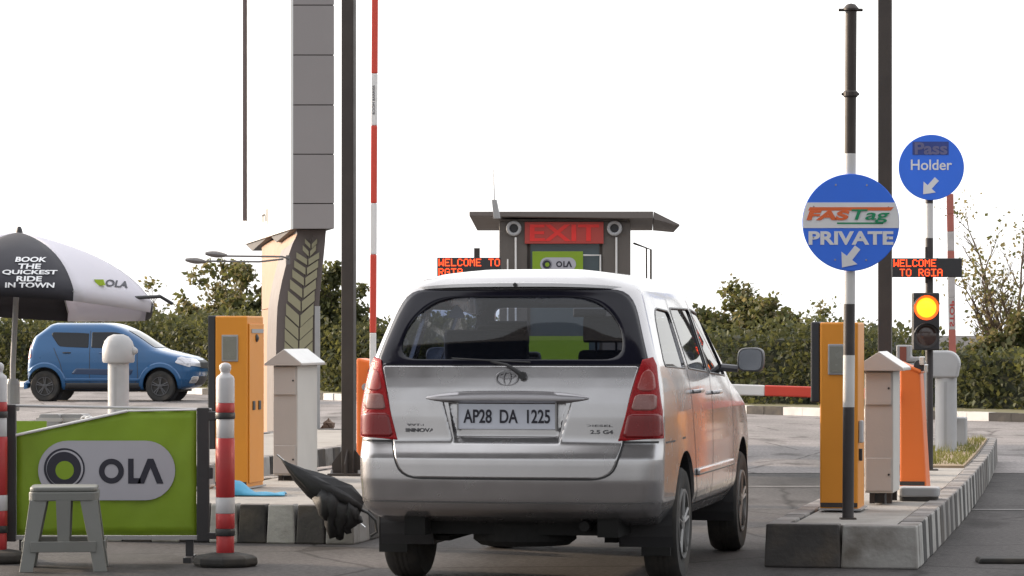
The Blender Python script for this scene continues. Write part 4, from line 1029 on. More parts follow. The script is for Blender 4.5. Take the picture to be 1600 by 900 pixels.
for sy in (-1, 1):
    y = sy*(a+(b-a)*.72)
    MB().box(-.2, .2, y-.007, y+.007, .12, .185).build('stretcher', pm, t, bevel=.003)
    MB().prism([(-.035, .18), (.035, .18), (.045, hh-.08), (-.045, hh-.08)], sy*(a+.02)-.006, sy*(a+.02)+.006, 'y').build('back_rib', pm, t)
for sx in (-1, 1):
    x = sx*(a+(b-a)*.72); MB().box(x-.007, x+.007, -.2, .2, .12, .185).build('stretcher', pm, t, bevel=.003)

# ------------------------------------------------------------------ big umbrella
d = 25.0
t = thing('parasol', 'black and white parasol lettered BOOK THE QUICKEST RIDE IN TOWN at the left edge', 'parasol', (X(24, d), d, 0), 0)
umb_b = mat('parasol_black', (.028, .027, .036), .75, 0, .1, 2); 
def clothm(name, col):
    m = bpy.data.materials.new(name); m.use_nodes = True; n = m.node_tree; b_ = n.nodes['Principled BSDF']; b_.inputs['Base Color'].default_value = (*col, 1); b_.inputs['Roughness'].default_value = .8
    tl = n.nodes.new('ShaderNodeBsdfTranslucent'); tl.inputs[0].default_value = (*col, 1); mx = n.nodes.new('ShaderNodeMixShader'); mx.inputs[0].default_value = .3
    n.links.new(b_.outputs[0], mx.inputs[1]); n.links.new(tl.outputs[0], mx.inputs[2]); n.links.new(mx.outputs[0], n.nodes['Material Output'].inputs[0]); return m
umb_w = clothm('parasol_white', (.76, .74, .80))
top = Vector((.03, 0, 2.245)); tilt = Matrix.Rotation(R(-4.5), 4, 'X') @ Matrix.Rotation(R(3), 4, 'Y')
Rr = 1.13; drop = .51
def ucan(ang, s):   # s: 0 top .. 1 rim
    i = (ang/45.0) % 1.0; sag = 1-.045*4*i*(1-i)*s; z = -drop*(.30*s+.70*s*s)+.03*4*i*(1-i)*s*(1-s)
    r = Rr*s*(1-.10*s*s*0)*sag*(1+.10*math.sin(math.pi*s))
    return top+(tilt @ Vector((r*math.cos(R(ang)), r*math.sin(R(ang)), z)))
A0 = -90-22.5+9
for k in range(8):
    pm_ = umb_b if k % 2 == 0 else umb_w; mb = MB(); g = []
    for i in range(9):
        an = A0+45*k+45*i/8; real = []
        for j in range(13):
            s = .012+.988*j/12; f = i/8; sag = 1-.05*4*f*(1-f)*s
            z = -drop*(.34*s+.66*s*s)+.02*4*f*(1-f)*s*(1-s); r = Rr*s*sag*(1+.13*math.sin(math.pi*s))
            real.append(top+(tilt @ Vector((r*math.cos(R(an)), r*math.sin(R(an)), z))))
        e = real[-1]; real.append(e+Vector((-math.cos(R(an))*.012, -math.sin(R(an))*.012, -.085)))
        g.append([mb.bm.verts.new(p) for p in real])
    for p, q in zip(g, g[1:]):
        for j in range(13): mb._f([p[j], q[j], q[j+1], p[j+1]])
    o = mb.build('canopy_panel', pm_, t, smooth=True, sharp=50); o.modifiers.new('s', 'SOLIDIFY').thickness = .003
    rb = MB().tube([top+(tilt @ Vector((Rr*s*(1+.13*math.sin(math.pi*s))*math.cos(R(A0+45*k)), Rr*s*(1+.13*math.sin(math.pi*s))*math.sin(R(A0+45*k)), -drop*(.34*s+.66*s*s)-.015))) for s in [i/10 for i in range(11)]], .006, 6)
    rb.build('rib', greymetal, t)
    if k == 0: black0 = o
    if k == 1: white1 = o
ax = tilt @ Vector((0, 0, -1))
MB().tube([Vector((-.02, 0, .0)), Vector((-.02, 0, 1.2)), top-Vector((0, 0, .02))], .022, 14).build('pole', greymetal, t, smooth=True)
MB().lathe([(.03, 0), (.022, .03), (.012, .05)], top-Vector((0, 0, .005)), 'z', 12).build('finial', blackplastic, t)
MB().lathe([(.05, .85), (.055, .9), (.055, 1.06), (.04, 1.1)], (-.02, 0, 0), 'z', 14).build('crank_box', greymetal, t)
MB().lathe([(.26, 0), (.26, .08), (.05, .11)], (-.02, 0, 0), 'z', 24).build('base', conc, t)
bpy.context.view_layer.update()
bmx = bmesh.new()
for o in (black0, white1):
    bmx.from_mesh(o.data)
bv = BVHTree.FromBMesh(bmx)
def on_canopy(x, z, c=0.):
    h = bv.ray_cast(Vector((x, -3, z)), Vector((0, 1, 0)))
    return Vector((x, (h[0].y if h[0] else -1.0)-.014-c*.4, z))
uz = lambda py: CH-(py-HZ)/F*24.1; ux = lambda px: (px-800)/F*24.1-X(24, 25.0)
for s_, px, py, w in (('BOOK', 47, 408, 46), ('THE', 47, 419, 34), ('QUICKEST', 49, 429, 82), ('RIDE', 50, 439, 38), ('IN TOWN', 52, 449, 74)):
    text(s_, w/F*24.1, 8.2/F*24.1, signwhite, black0, 0, 0, 0, bold=.03, name='lettering', warp=lambda a, b, c, px=px, py=py: on_canopy(ux(px)+a, uz(py-3)+b, c))
text('OLA', 30/F*24.1, 11/F*24.1, ink, white1, 0, 0, 0, bold=.03, warp=lambda a, b, c: on_canopy(ux(174)+a, uz(442)+b-a*.1, c))
MB().prism([(ux(143), uz(436)), (ux(157), uz(436)), (ux(160), uz(445)), (ux(148), uz(446))], on_canopy(ux(150), uz(441)).y-.02, on_canopy(ux(150), uz(441)).y+.02, 'y').build('logo_mark', mat('logo_lime', (.35, .5, .03), .6), white1)
MB().tube([on_canopy(ux(140), uz(468))+Vector((.0, .25, 0)), Vector((ux(238), -.35, uz(462))), Vector((ux(258), -.35, uz(474)))], .014, 8).build('rib_tip', blackplastic, t)

# ------------------------------------------------------------------ closed umbrella, tarp and debris on the left island
d = 21.9
t = thing('folded_umbrella', 'closed black umbrella leaning over the striped kerb of the left island beside the van', 'umbrella', (X(520, d), d, .14), 0)
f = lambda px, py, y=0: Vector(((px-520)/F*d, y, CH-(py-HZ)/F*d-.14))
mb = MB(); ctrl = [(441, 717, .004), (450, 726, .018), (466, 740, .045), (488, 756, .072), (515, 770, .09), (542, 782, .09), (566, 794, .06)]
rg_ = []
for px, py, r in ctrl:
    p = f(px, py, .02*(px-440)/116-.08); ring = []
    for k in range(20):
        a = 2*math.pi*k/20; rr = r*(1+.22*math.sin(5*a+px*.05)+.1*math.sin(3*a)); ring.append(mb.bm.verts.new(p+Vector((rr*.45*math.cos(a)*.8, rr*math.sin(a), rr*math.cos(a)))))
    rg_.append(ring)
for p, q in zip(rg_, rg_[1:]):
    for k in range(20): mb._f([p[k], p[(k+1) % 20], q[(k+1) % 20], q[k]])
mb._f(rg_[0]); mb._f(rg_[-1][::-1]); umbk = mat('umbrella_black', (.011, .011, .013), .65, bump=.5, bscale=12)
mb.build('folded_canopy', umbk, t, smooth=True, sharp=180)
MB().tube([f(434, 710, -.08), f(456, 729, -.08), f(500, 755, -.05)], .006, 8).build('shaft', chrome, t)
mb = MB()
for (a1, b1), (a2, b2), (a3, b3), w in (((512, 775), (520, 800), (524, 838), .055), ((528, 785), (536, 808), (534, 840), .05), ((545, 790), (552, 808), (566, 812), .045), ((505, 772), (512, 798), (530, 815), .055), ((540, 788), (548, 815), (545, 832), .04)):
    mb.tube([f(a1, b1, -.1), f((a1+a2)/2+3, (b1+b2)/2, -.13), f(a2, b2, -.13), f((a2+a3)/2-3, (b2+b3)/2, -.10), f(a3, b3, -.12)], [w*1.25, w*1.3, w*1.15, w*.9, w*.5], 16)
for v in mb.bm.verts: v.co += Vector((.008*math.sin(v.co.z*90), .01*math.sin(v.co.x*80+v.co.z*50), .008*math.sin(v.co.x*70)))
lf = mb.build('loose_flap', umbk, t, smooth=True, sharp=180)
MB().tube([f(556, 792, -.06), f(576, 800, -.1), f(588, 812, -.1), f(590, 830, -.1), f(580, 836, -.1)], .010, 8).build('handle', blackplastic, t, smooth=True)
mb = MB()
for px, py in ((545, 812), (560, 800), (572, 822)): mb.tube([f(535, 790, -.1), f(px, py, -.13)], .004, 6)
mb.build('bare_rib', chrome, t)
d = 23.6
t = thing('blue_tarp', 'crumpled light blue sheet lying at the foot of the left amber ticket panel', 'sheet', (X(400, d), d, KH-.012), 0)
mb = MB(); g = []
for i in range(22):
    row = []
    for j in range(9):
        u, v = i/21, j/8; e = math.sin(math.pi*min(1, v*1.1))
        row.append(mb.bm.verts.new((-.20+.42*u, -.14+.26*v, .012+(.10*math.exp(-((u-.12)/.22)**2)+.02*abs(math.sin(9*u+4*v)))*e)))
    g.append(row)
for p, q in zip(g, g[1:]):
    for j in range(8): mb._f([p[j], q[j], q[j+1], p[j+1]])
o = mb.build('sheet_fold', mat('tarp_blue', (.06, .30, .48), .5), t, smooth=True, sharp=50); o.modifiers.new('s', 'SOLIDIFY').thickness = .006
mb = MB(); mb.prism([(-.25, 0), (-.15, 0), (-.16, .05), (-.2, .10), (-.24, .07)], -.08, .05, 'y'); mb.build('red_fold', mat('tarp_red', (.42, .10, .09), .6), t, bevel=.02)
t = thing('rubble_pile', 'little pile of brown rubble on the road just left of the dark left pole', 'rubble', (X(513, 43), 43, 0), 0)
rnd = random.Random(3)
for k in range(26):
    s = rnd.uniform(.035, .07); hgt = rnd.random()**1.4; c = Vector((rnd.uniform(-.13, .13)*(1-hgt*.7), rnd.uniform(-.1, .1)*(1-hgt*.7), s*.7+.20*hgt)); mb = MB()
    bmesh.ops.create_icosphere(mb.bm, subdivisions=1, radius=s)
    for v in mb.bm.verts: v.co = c+v.co*rnd.uniform(.7, 1.3)
    mb.build('stone', mat('rubble_brown', (.24, .17, .13), .9, bump=.5), t)
# rubber pad beside the orange housing
d = 22.9
t = thing('rubber_pad', 'thick grey rounded pad lying at the foot of the orange barrier housing', 'pad', (X(1436, d), d, KH-.012))
q = MB().prism([(x, y) for x, y in rounded([(-.145, -.12), (.145, -.12), (.145, .12), (-.145, .12)], .05)], .03, .10, 'z').build('pad_top', greymetal, t, bevel=.012)
MB().prism([(x, y) for x, y in rounded([(-.135, -.11), (.135, -.11), (.135, .11), (-.135, .11)], .05)], 0, .029, 'z').build('pad_base', rubber, t)
# low dark rubber strip at the lower right
t = thing('speed_bump', 'low dark rubber bump on the road at the lower right corner', 'speed bump', (X(1565, 20.3), 20.3, 0), R(-2))
MB().prism([(-.16, 0), (.5, 0), (.5, .035), (-.145, .035)], -.12, .12, 'y').build('bump_body', rubber, t, bevel=.012)

# ------------------------------------------------------------------ EXIT booth
d = 34.0; k = F/d
t = thing('toll_booth', 'grey brown booth with a flat overhanging roof and a red EXIT sign', 'booth', (X(780, d), d, KH-.012), R(-1.2))
bz = lambda py: CH-(py-HZ)/k-KH+.012
bw = 1.395; bd = 1.9
boothm = mat('booth_cladding', (.125, .11, .10), .55, .1, .08, 2, dirt=.1)
tp = bz(346)
MB().box(0, .30, 0, .12, 0, tp).build('front_pillar', boothm, t, bevel=.01); MB().box(bw-.30, bw, 0, .12, 0, tp).build('front_pillar', boothm, t, bevel=.01)
MB().box(.30, bw-.30, .02, .12, 0, .62).build('lower_wall', boothm, t)
MB().box(.30, bw-.30, .02, .12, bz(377), tp).build('lintel', boothm, t)
MB().box(0, .06, .121, bd, 0, .9).box(0, .06, .121, bd, tp-.3, tp).box(0, .06, bd-.3, bd, .9, tp-.3).box(0, .06, 1.1, 1.2, .9, tp-.3).build('side_wall', boothm, t)
MB().box(bw-.06, bw, .121, bd, 0, .9).box(bw-.06, bw, .121, bd, tp-.3, tp).box(bw-.06, bw, bd-.3, bd, .9, tp-.3).box(bw-.06, bw, 1.1, 1.2, .9, tp-.3).build('side_wall', boothm, t)
MB().box(.06, bw-.06, bd-.08, bd, 0, tp).build('back_wall', mat('booth_inside', (.05, .055, .06), .7), t)
MB().box(.06, bw-.06, .13, bd-.08, tp-.03, tp).build('ceiling', boothm, t)
bg_ = glass('booth_glass', (.35, .42, .45))
w_ = MB().box(.30, bw-.30, .05, .058, .62, bz(377)).build('front_window', mat('teal_glass', (.055, .085, .10), .08, spec=.8), t)
MB().box(.30, .33, .03, .07, .62, bz(377)).box(bw-.33, bw-.30, .03, .07, .62, bz(377)).box(.33, bw-.33, .03, .07, bz(468), bz(463)).build('window_frame', darkmetal, w_)
for x in (.0, bw): MB().box((.01 if x == 0 else bw-.045), (.045 if x == 0 else bw-.01), .122, bd-.3, .9, tp-.3).build('side_window', bg_, t)
# roof slab sloping slightly, larger at the sides
r0, r1 = (734-780)/k, (1017-780)/k+.02
rf = MB(); y0, y1 = -.16, bd+.5
rf.hexa([(r0, y0, tp+.05), (r1, y0, tp+.02), (r1+.05, y1, tp-.02), (r0, y1, tp-.02), (r0, y0, tp+.10), (r1, y0, tp+.10), (r1+.05, y1, tp+.065), (r0, y1, tp+.065)])
ro = rf.build('roof', mat('booth_roof', (.15, .13, .12), .6, .1, .1, 3), t, bevel=.008)
MB().box(.02, bw-.02, .0, bd, tp, tp+.025).build('soffit', boothm, ro)
xw = (1062-780)/k
MB().hexa([(r1+.005, y0, tp+.02), (xw, y0+.25, tp-.045), (xw, y1-.1, tp-.045), (r1+.055, y1, tp-.02), (r1+.005, y0, tp+.098), (xw, y0+.25, tp-.03), (xw, y1-.1, tp-.03), (r1+.055, y1, tp+.063)]).build('roof_wing', MATS['booth_roof'], t)
es = MB().box((820-780)/k, (943-780)/k, -.035, .018, bz(381), bz(347)).build('exit_sign', mat('exit_panel', (.42, .055, .045), .5, 0, .06, 4), t, bevel=.004)
text('EXIT', 108/k, 26/k, mat('exit_letters', (.75, .03, .025), .45), es, (882-780)/k, -.037, bz(364), bold=.02)
for px in (803, 960):
    rr = 11/k; o = MB(); q = [( (px-780)/k+rr*.85*math.cos(a*math.pi/14), -.045, bz(357)+rr*.85*math.sin(a*math.pi/14)) for a in range(29)]
    o.tube(q, .018, 8, cap=False); lamp = o.build('round_lamp', postgrey, t, smooth=True)
    MB().lathe([(rr*.75, -.03), (rr*.75, 0)], ((px-780)/k, 0, bz(357)), 'y', 20).build('lamp_face', blackplastic, lamp)
    MB().tube([((px-780)/k+.02, -.03, bz(371)), ((px-780)/k+.02, -.03, .4)], .011, 8).build('white_conduit', white, t)
MB().tube([((789-780)/k+.03, -.03, bz(405)), ((789-780)/k+.03, -.03, .4)], .008, 8).build('thin_conduit', white, t)
on = MB().box((832-780)/k, (911-780)/k, -.05, -.036, bz(440), bz(393)).build('green_sign', olagreen, t, bevel=.004)
pc, pzc, pw_, ph_ = (872-780)/k, bz(413), 28/k, 10.5/k
pp = [(pc+(pw_-ph_)+ph_*math.sin(R(a)), pzc+ph_*math.cos(R(a))) for a in range(0, 181, 15)]+[(pc-(pw_-ph_)+ph_*math.sin(R(a)), pzc+ph_*math.cos(R(a))) for a in range(180, 361, 15)]
po2 = MB().prism(pp, -.053, -.0505, 'y').build('logo_pill', pillgrey, on)
target_logo(po2, (855-780)/k, pzc, 7.5/k, -.0535); ola_word(po2, (869-780)/k, (894-780)/k, pzc, 9.5/k, -.0535)
MB().tube([((911-780)/k, -.03, bz(399)), ((938-780)/k, -.03, bz(399)), ((938-780)/k, -.03, bz(440))], .010, 8).build('sign_bracket', white, t)
MB().box((818-780)/k, (920-780)/k, -.05, -.02, bz(565), bz(525)).build('green_panel', olagreen, t)
t = thing('roof_antenna', 'thin white antenna on a slanting bracket at the left end of the booth roof', 'antenna', (X(776, d-.3), d-.32, CH-(336-HZ)/k+.0))
MB().hexa([(-.03, -.02, -.05), (.04, -.02, -.05), (.04, .02, -.05), (-.03, .02, -.05), (-.05, -.02, .15), (.0, -.02, .15), (.0, .02, .15), (-.05, .02, .15)]).build('bracket', greymetal, t, bevel=.004)
MB().tube([(-.025, 0, .15), (-.03, 0, .32), (-.035, 0, .49)], [.010, .008, .004], 8).build('aerial', white, t)
d = 36
t = thing('hand_rail', 'thin bent dark rail standing right of the EXIT booth', 'rail', (X(1017, d), d, KH-.012))
q = lambda px, py: Vector(((px-1017)/F*d, 0, CH-(py-HZ)/F*d-KH+.012))
MB().tube([(0, 0, 0), q(1017, 390), q(990, 380)], .012, 8).tube([q(990, 380), q(988, 384)+Vector((0, 1.0, 0)), Vector((-.2, 1.0, 0))], .010, 8).build('rail_tube', darkmetal, t)

# ------------------------------------------------------------------ gateway pylon
d = 40.0
t = thing('gateway_pylon', 'tall white and grey gateway pylon on a curved cream pedestal with a leaf pattern', 'pylon', (X(458, d), d, 0), 0)
q = lambda px, py: ((px-458)/F*d, CH-(py-HZ)/F*d)
x1, zb_ = q(522, 358); dx, dy = X(383, 47)-X(458, 40), 7.0; H = 9.0
greypan = mat('pylon_grey_panel', (.27, .25, .25), .45, .15, .05, 1.2, dirt=.06); whitepan = mat('pylon_white_panel', (.80, .80, .78), .4, .0, .02, 1, dirt=.02)
MB().hexa([(.02, .02, zb_+.004), (x1-.01, .02, zb_+.004), (x1-.01+dx, dy-.03, zb_+.004), (dx+.02, dy-.03, zb_+.004), (.02, .02, H), (x1-.01, .02, H), (x1-.01+dx, dy-.03, H), (dx+.02, dy-.03, H)]).build('core', darkmetal, t)
for i, (a, b) in enumerate(((358, 318), (318, 241), (241, 164), (164, 86), (86, 8), (8, -70), (-70, -150))):
    MB().box(.0, x1, 0, .0195, q(0, a)[1]+.006, q(0, b)[1]-.006).build('grey_panel', greypan, t, bevel=.002)
f0 = lambda s, z: Vector((dx*s, dy*s, z))
wp_ = MB(); n_ = Vector((-dy, dx, 0)).normalized()*.03
def side_box(mb, s0, s1, za, zb2, th=1, off=0):
    o_ = n_*off; mb.hexa([f0(s0, za)+o_, f0(s1, za)+o_, f0(s1, za)-n_*-th+o_, f0(s0, za)-n_*-th+o_, f0(s0, zb2)+o_, f0(s1, zb2)+o_, f0(s1, zb2)-n_*-th+o_, f0(s0, zb2)-n_*-th+o_])
side_box(wp_, 0.0, .999, zb_, H); wp_.build('white_panel', whitepan, t)
sx_ = X(383, 46.4)-X(458, 40); MB().box(sx_-.03, sx_+.085, 6.34, 6.45, CH-(345-HZ)/F*46.4, H).build('dark_stripe', mat('pylon_dark_strip', (.085, .065, .07), .6), t)
lt = textme('ml|', .9, .22, .02); lt.name = 'lettering'
for v in lt.vertices:
    a_, b_, c_ = v.co; v.co = f0(.50-a_/7.0, zb_+.27+b_*1.0)+n_*1.06
lt.materials.clear(); mkobj('lettering', lt, mat('pylon_letter', (.06, .05, .05), .5), t)
# pedestal: curved cream side and dark framed leaf front
dz = [(358, 462, 508), (366, 462, 507), (380, 455, 506), (400, 448, 504), (420, 443, 502), (440, 438, 500), (460, 434, 498), (480, 431, 497), (505, 430, 496), (540, 429, 496), (600, 429, 496), (712, 429, 496)]
fr_m = mat('pedestal_frame', (.115, .095, .09), .55, .1, .08, 3); mb = MB(); 
L1 = [q(a, y) for y, a, b in dz]; R1_ = [q(b, y) for y, a, b in dz]
y_ = .25
V = [[mb.bm.verts.new((p[0], y_, p[1])) for p in L1], [mb.bm.verts.new((p[0], y_, p[1])) for p in R1_], [mb.bm.verts.new((p[0]+dx*.25, y_+1.6, p[1])) for p in R1_], [mb.bm.verts.new((p[0]+dx*.2, y_+1.6, p[1])) for p in L1]]
for i in range(len(dz)-1):
    for k_ in range(4): mb._f([V[k_][i], V[(k_+1) % 4][i], V[(k_+1) % 4][i+1], V[k_][i+1]])
mb._f([V[k_][0] for k_ in range(4)]); mb._f([V[k_][-1] for k_ in range(4)][::-1])
ped = mb.build('pedestal', fr_m, t, smooth=True, sharp=40)
cream = mat('pedestal_cream', (.31, .165, .09), .6, 0, .05, 2, dirt=.04); mb = MB()
cw_ = [(362, 412, 464), (368, 409, 461), (380, 409, 456), (400, 409, 449), (420, 409, 444), (440, 409, 439), (460, 409, 435), (479, 409, 432)]
def creamwall(rows, nm):
    mb = MB(); A = [Vector((q(b, y)[0]-.004, .26, q(b, y)[1])) for y, a, b in rows]
    s2 = 45.0/40.0
    B = [Vector(((a-800)/F*45-t.location.x, 5.0, CH-(HZ-(HZ-y)-HZ)/F*45)) for y, a, b in rows]
    B = [Vector((b_.x, b_.y, a_.z)) for a_, b_ in zip(A, B)]
    th = Vector((.10, .02, 0))
    VA = [mb.bm.verts.new(p) for p in A]; VB = [mb.bm.verts.new(p) for p in B]; VC = [mb.bm.verts.new(p+th) for p in B]; VD = [mb.bm.verts.new(p+th*.3+Vector((0, .05, 0))) for p in A]
    for i in range(len(rows)-1):
        for u_, v_ in ((VA, VB), (VB, VC), (VC, VD), (VD, VA)): mb._f([u_[i], v_[i], v_[i+1], u_[i+1]])
    mb._f([VA[0], VB[0], VC[0], VD[0]]); mb._f([VA[-1], VB[-1], VC[-1], VD[-1]])
    return mb.build(nm, cream, t, smooth=True, sharp=40)
creamwall(cw_, 'cream_wall'); creamwall([(480, 409, 431.5), (540, 409, 430), (712, 409, 430)], 'cream_base')
# leaf pattern
leafm = mat('leaf_pale', (.27, .255, .165), .5, 0, .06, 3); mb = MB(); yy = y_-.03
def lxr(py):
    for (ya, la, ra), (yb, lb, rb2) in zip(dz, dz[1:]):
        if ya <= py <= yb: f_ = (py-ya)/(yb-ya); return la+(lb-la)*f_, ra+(rb2-ra)*f_
    return dz[-1][1:]
py = 372; step = 9
while py < 700:
    l, r = lxr(py); mid = l+(r-l)*.53; wl = (r-l)*(.20 if py < 390 else .33); g = 1.1; hh_ = step-1.8; sl_ = step*.95
    for sgn in (-1, 1):
        xi, xo = mid+sgn*g, mid+sgn*wl
        pts = [q(xi, py+sl_), q(xi, py+sl_+hh_), q(xo, py+hh_), q(xo, py)]
        mb.prism(pts, yy, yy+.028, 'y')
    step = min(20, step*1.12); py += step
mb.build('leaf_pattern', leafm, t)
mb = MB(); ctr = []
for y in range(366, 712, 12):
    l, r = lxr(y); ctr.append((l+(r-l)*.53, y))
mb.tube([(q(a, b)[0], y_-.01, q(a, b)[1]) for a, b in ctr], .006, 6); mb.build('leaf_stem', fr_m, t)
MB().box(q(490, 0)[0], q(496, 0)[0]+.015, y_-.02, y_+.05, 0, q(0, 478)[1]).build('side_trim', greymetal, t)
# underside fins
uf = MB()
for s0, s1, dzz in ((.05, .42, .10), (.52, .98, .12)):
    a_, b_, c_ = f0(s0, zb_-.004), f0(s1, zb_-.004), f0((s0+s1)/2+.08, zb_-dzz); o_ = Vector((.25, 0, 0))
    vs = [uf.bm.verts.new(p) for p in (a_, b_, c_, a_+o_, b_+o_, c_+o_)]
    for f_ in ((0, 1, 2), (3, 5, 4), (0, 3, 4, 1), (1, 4, 5, 2), (2, 5, 3, 0)): uf._f([vs[i] for i in f_])
uf.build('underside_fin', darkmetal, t)

# twin road lamps reaching out to the left from behind the pylon
d = 39.6
t = thing('street_lamp', 'pair of long armed road lamps reaching left from the curved pedestal', 'street lamp', (X(446, d), d, 0), 0)
q = lambda px, py, y=0: Vector(((px-446)/F*d, y, CH-(py-HZ)/F*d))
lg = mat('lamp_grey', (.16, .15, .15), .5, .2)
MB().tube([q(449, 403, .3), q(440, 401), q(352, 400)], .012, 8).build('arm', lg, t)
MB().tube([q(440, 404, .25), q(405, 409), q(322, 408)], .012, 8).build('arm', lg, t)
for px, py, s in ((338, 396, 1.0), (306, 406, .95)):
    mb = MB(); rings = []
    for i in range(9):
        u = i/8; x = -.135*s+.27*s*u; r = .042*s*math.sin(math.pi*(.12+.8*u))+.006; c = q(px, py+3*u)
        rings.append([mb.bm.verts.new(c+Vector((x, r*1.4*math.cos(2*math.pi*k_/12), r*.85*math.sin(2*math.pi*k_/12)))) for k_ in range(12)])
    for a_, b_ in zip(rings, rings[1:]):
        for k_ in range(12): mb._f([a_[k_], a_[(k_+1) % 12], b_[(k_+1) % 12], b_[k_]])
    mb._f(rings[0]); mb._f(rings[-1][::-1]); mb.build('lamp_head', lg, t, smooth=True)
MB().tube([q(447, 398, .3), q(447, 412, .3)], .03, 8).build('wall_bracket', lg, t)

# ------------------------------------------------------------------ hedge and trees
leafA = leafmat('leaf_dark', (.036, .046, .021), (.066, .074, .035), (.13, .13, .05))
leafB = leafmat('leaf_olive', (.042, .055, .020), (.088, .098, .036), (.20, .20, .06))
leafC = leafmat('leaf_dry', (.10, .085, .05), (.17, .15, .07), (.34, .28, .12))
def leaf(bm_, p, s, rnd, mi=0):
    a = rnd.uniform(0, 6.283); e = rnd.uniform(-1, 1); c = math.sqrt(1-e*e)
    u = Vector((c*math.cos(a), c*math.sin(a), e)); v = u.orthogonal().normalized(); v = (v*math.cos(e*9)+u.cross(v)*math.sin(e*9))
    w = s*rnd.uniform(.25, .4)
    vs = [bm_.verts.new(q_) for q_ in (p-u*s*.5, p+v*w-u*s*.05, p+u*s*.5, p-v*w-u*s*.05)]
    f_ = bm_.faces.new(vs); f_.material_index = mi
def nz2(x, s): return math.sin(x*1.3+s)*.5+math.sin(x*3.1+s*2)*.3+math.sin(x*7.3+s*3)*.2
def hedge_run(pts, hs, off, seed, dens, ls, name, label, depth=2.2):
    rnd = random.Random(seed); bm_ = bmesh.new(); core = MB()
    for (a, ha), (b, hb_) in zip(zip(pts, hs), zip(pts[1:], hs[1:])):
        a, b = Vector((*a, 0)), Vector((*b, 0)); L = (b-a).length; tt = (b-a).normalized(); n = Vector((-tt.y, tt.x, 0)); n = n if n.y > 0 else -n
        a, b = a+n*off, b+n*off; m = max(2, int(L/.6))
        for i in range(m):
            p, p2 = a+(b-a)*(i/m), a+(b-a)*((i+1)/m); h = (ha+(hb_-ha)*i/m)*(.80+.07*nz2(p.x*2, seed)); h2 = (ha+(hb_-ha)*(i+1)/m)*(.80+.07*nz2(p2.x*2, seed))
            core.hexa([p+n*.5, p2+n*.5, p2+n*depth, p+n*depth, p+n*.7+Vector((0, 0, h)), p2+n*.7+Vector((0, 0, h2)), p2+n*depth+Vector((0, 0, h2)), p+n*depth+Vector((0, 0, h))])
        for i in range(int(L*dens)):
            u = rnd.random(); p = a+(b-a)*u; h = (ha+(hb_-ha)*u)*(.95+.10*nz2(p.x*1.1, seed)+.05*math.sin(p.x*6.1+seed))
            dd = rnd.random()**1.5*depth; z = rnd.random()**.85*h; bulge = .35*math.sin(p.x*2.3+z*2)+.2*math.sin(p.x*5+z*3.7)
            q_ = p+n*(dd+bulge*.6+.15*z)+Vector((0, 0, z+.05+rnd.gauss(0, .06)))
            leaf(bm_, q_, ls*rnd.uniform(.6, 1.4), rnd, 0 if rnd.random() < .72 else 1)
    me = bpy.data.meshes.new(name); bm_.to_mesh(me); bm_.free(); o = mkobj(name, me, [leafA, leafB])
    o['kind'] = 'stuff'; o['label'] = label; o['category'] = 'hedge'
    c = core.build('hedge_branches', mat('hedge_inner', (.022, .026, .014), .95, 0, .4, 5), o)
    return o
Hh = lambda topy, d: CH-(topy-HZ)/F*d
hp = [(-27, 106), (X(30, 90), 90), (X(330, 78.5), 78.5), (X(515, 72.5), 72.5), (X(850, 65.8), 65.8)]
hedge_run(hp, [Hh(496, 106), Hh(497, 91), Hh(492, 80), Hh(500, 74), Hh(500, 67)], .6, 11, 1500, .14, 'left_hedge', 'long dark green hedge behind the blue car and the left island')
hp = [(X(850, 65.8), 65.8), (X(1190, 60), 60), (X(1420, 57.5), 57.5), (X(1600, 55), 55), (21, 43)]
hedge_run(hp, [Hh(505, 67), Hh(500, 61), Hh(538, 58), Hh(548, 56), Hh(545, 44)], .6, 12, 1400, .115, 'right_hedge', 'dark green hedge along the far kerb behind the right island')
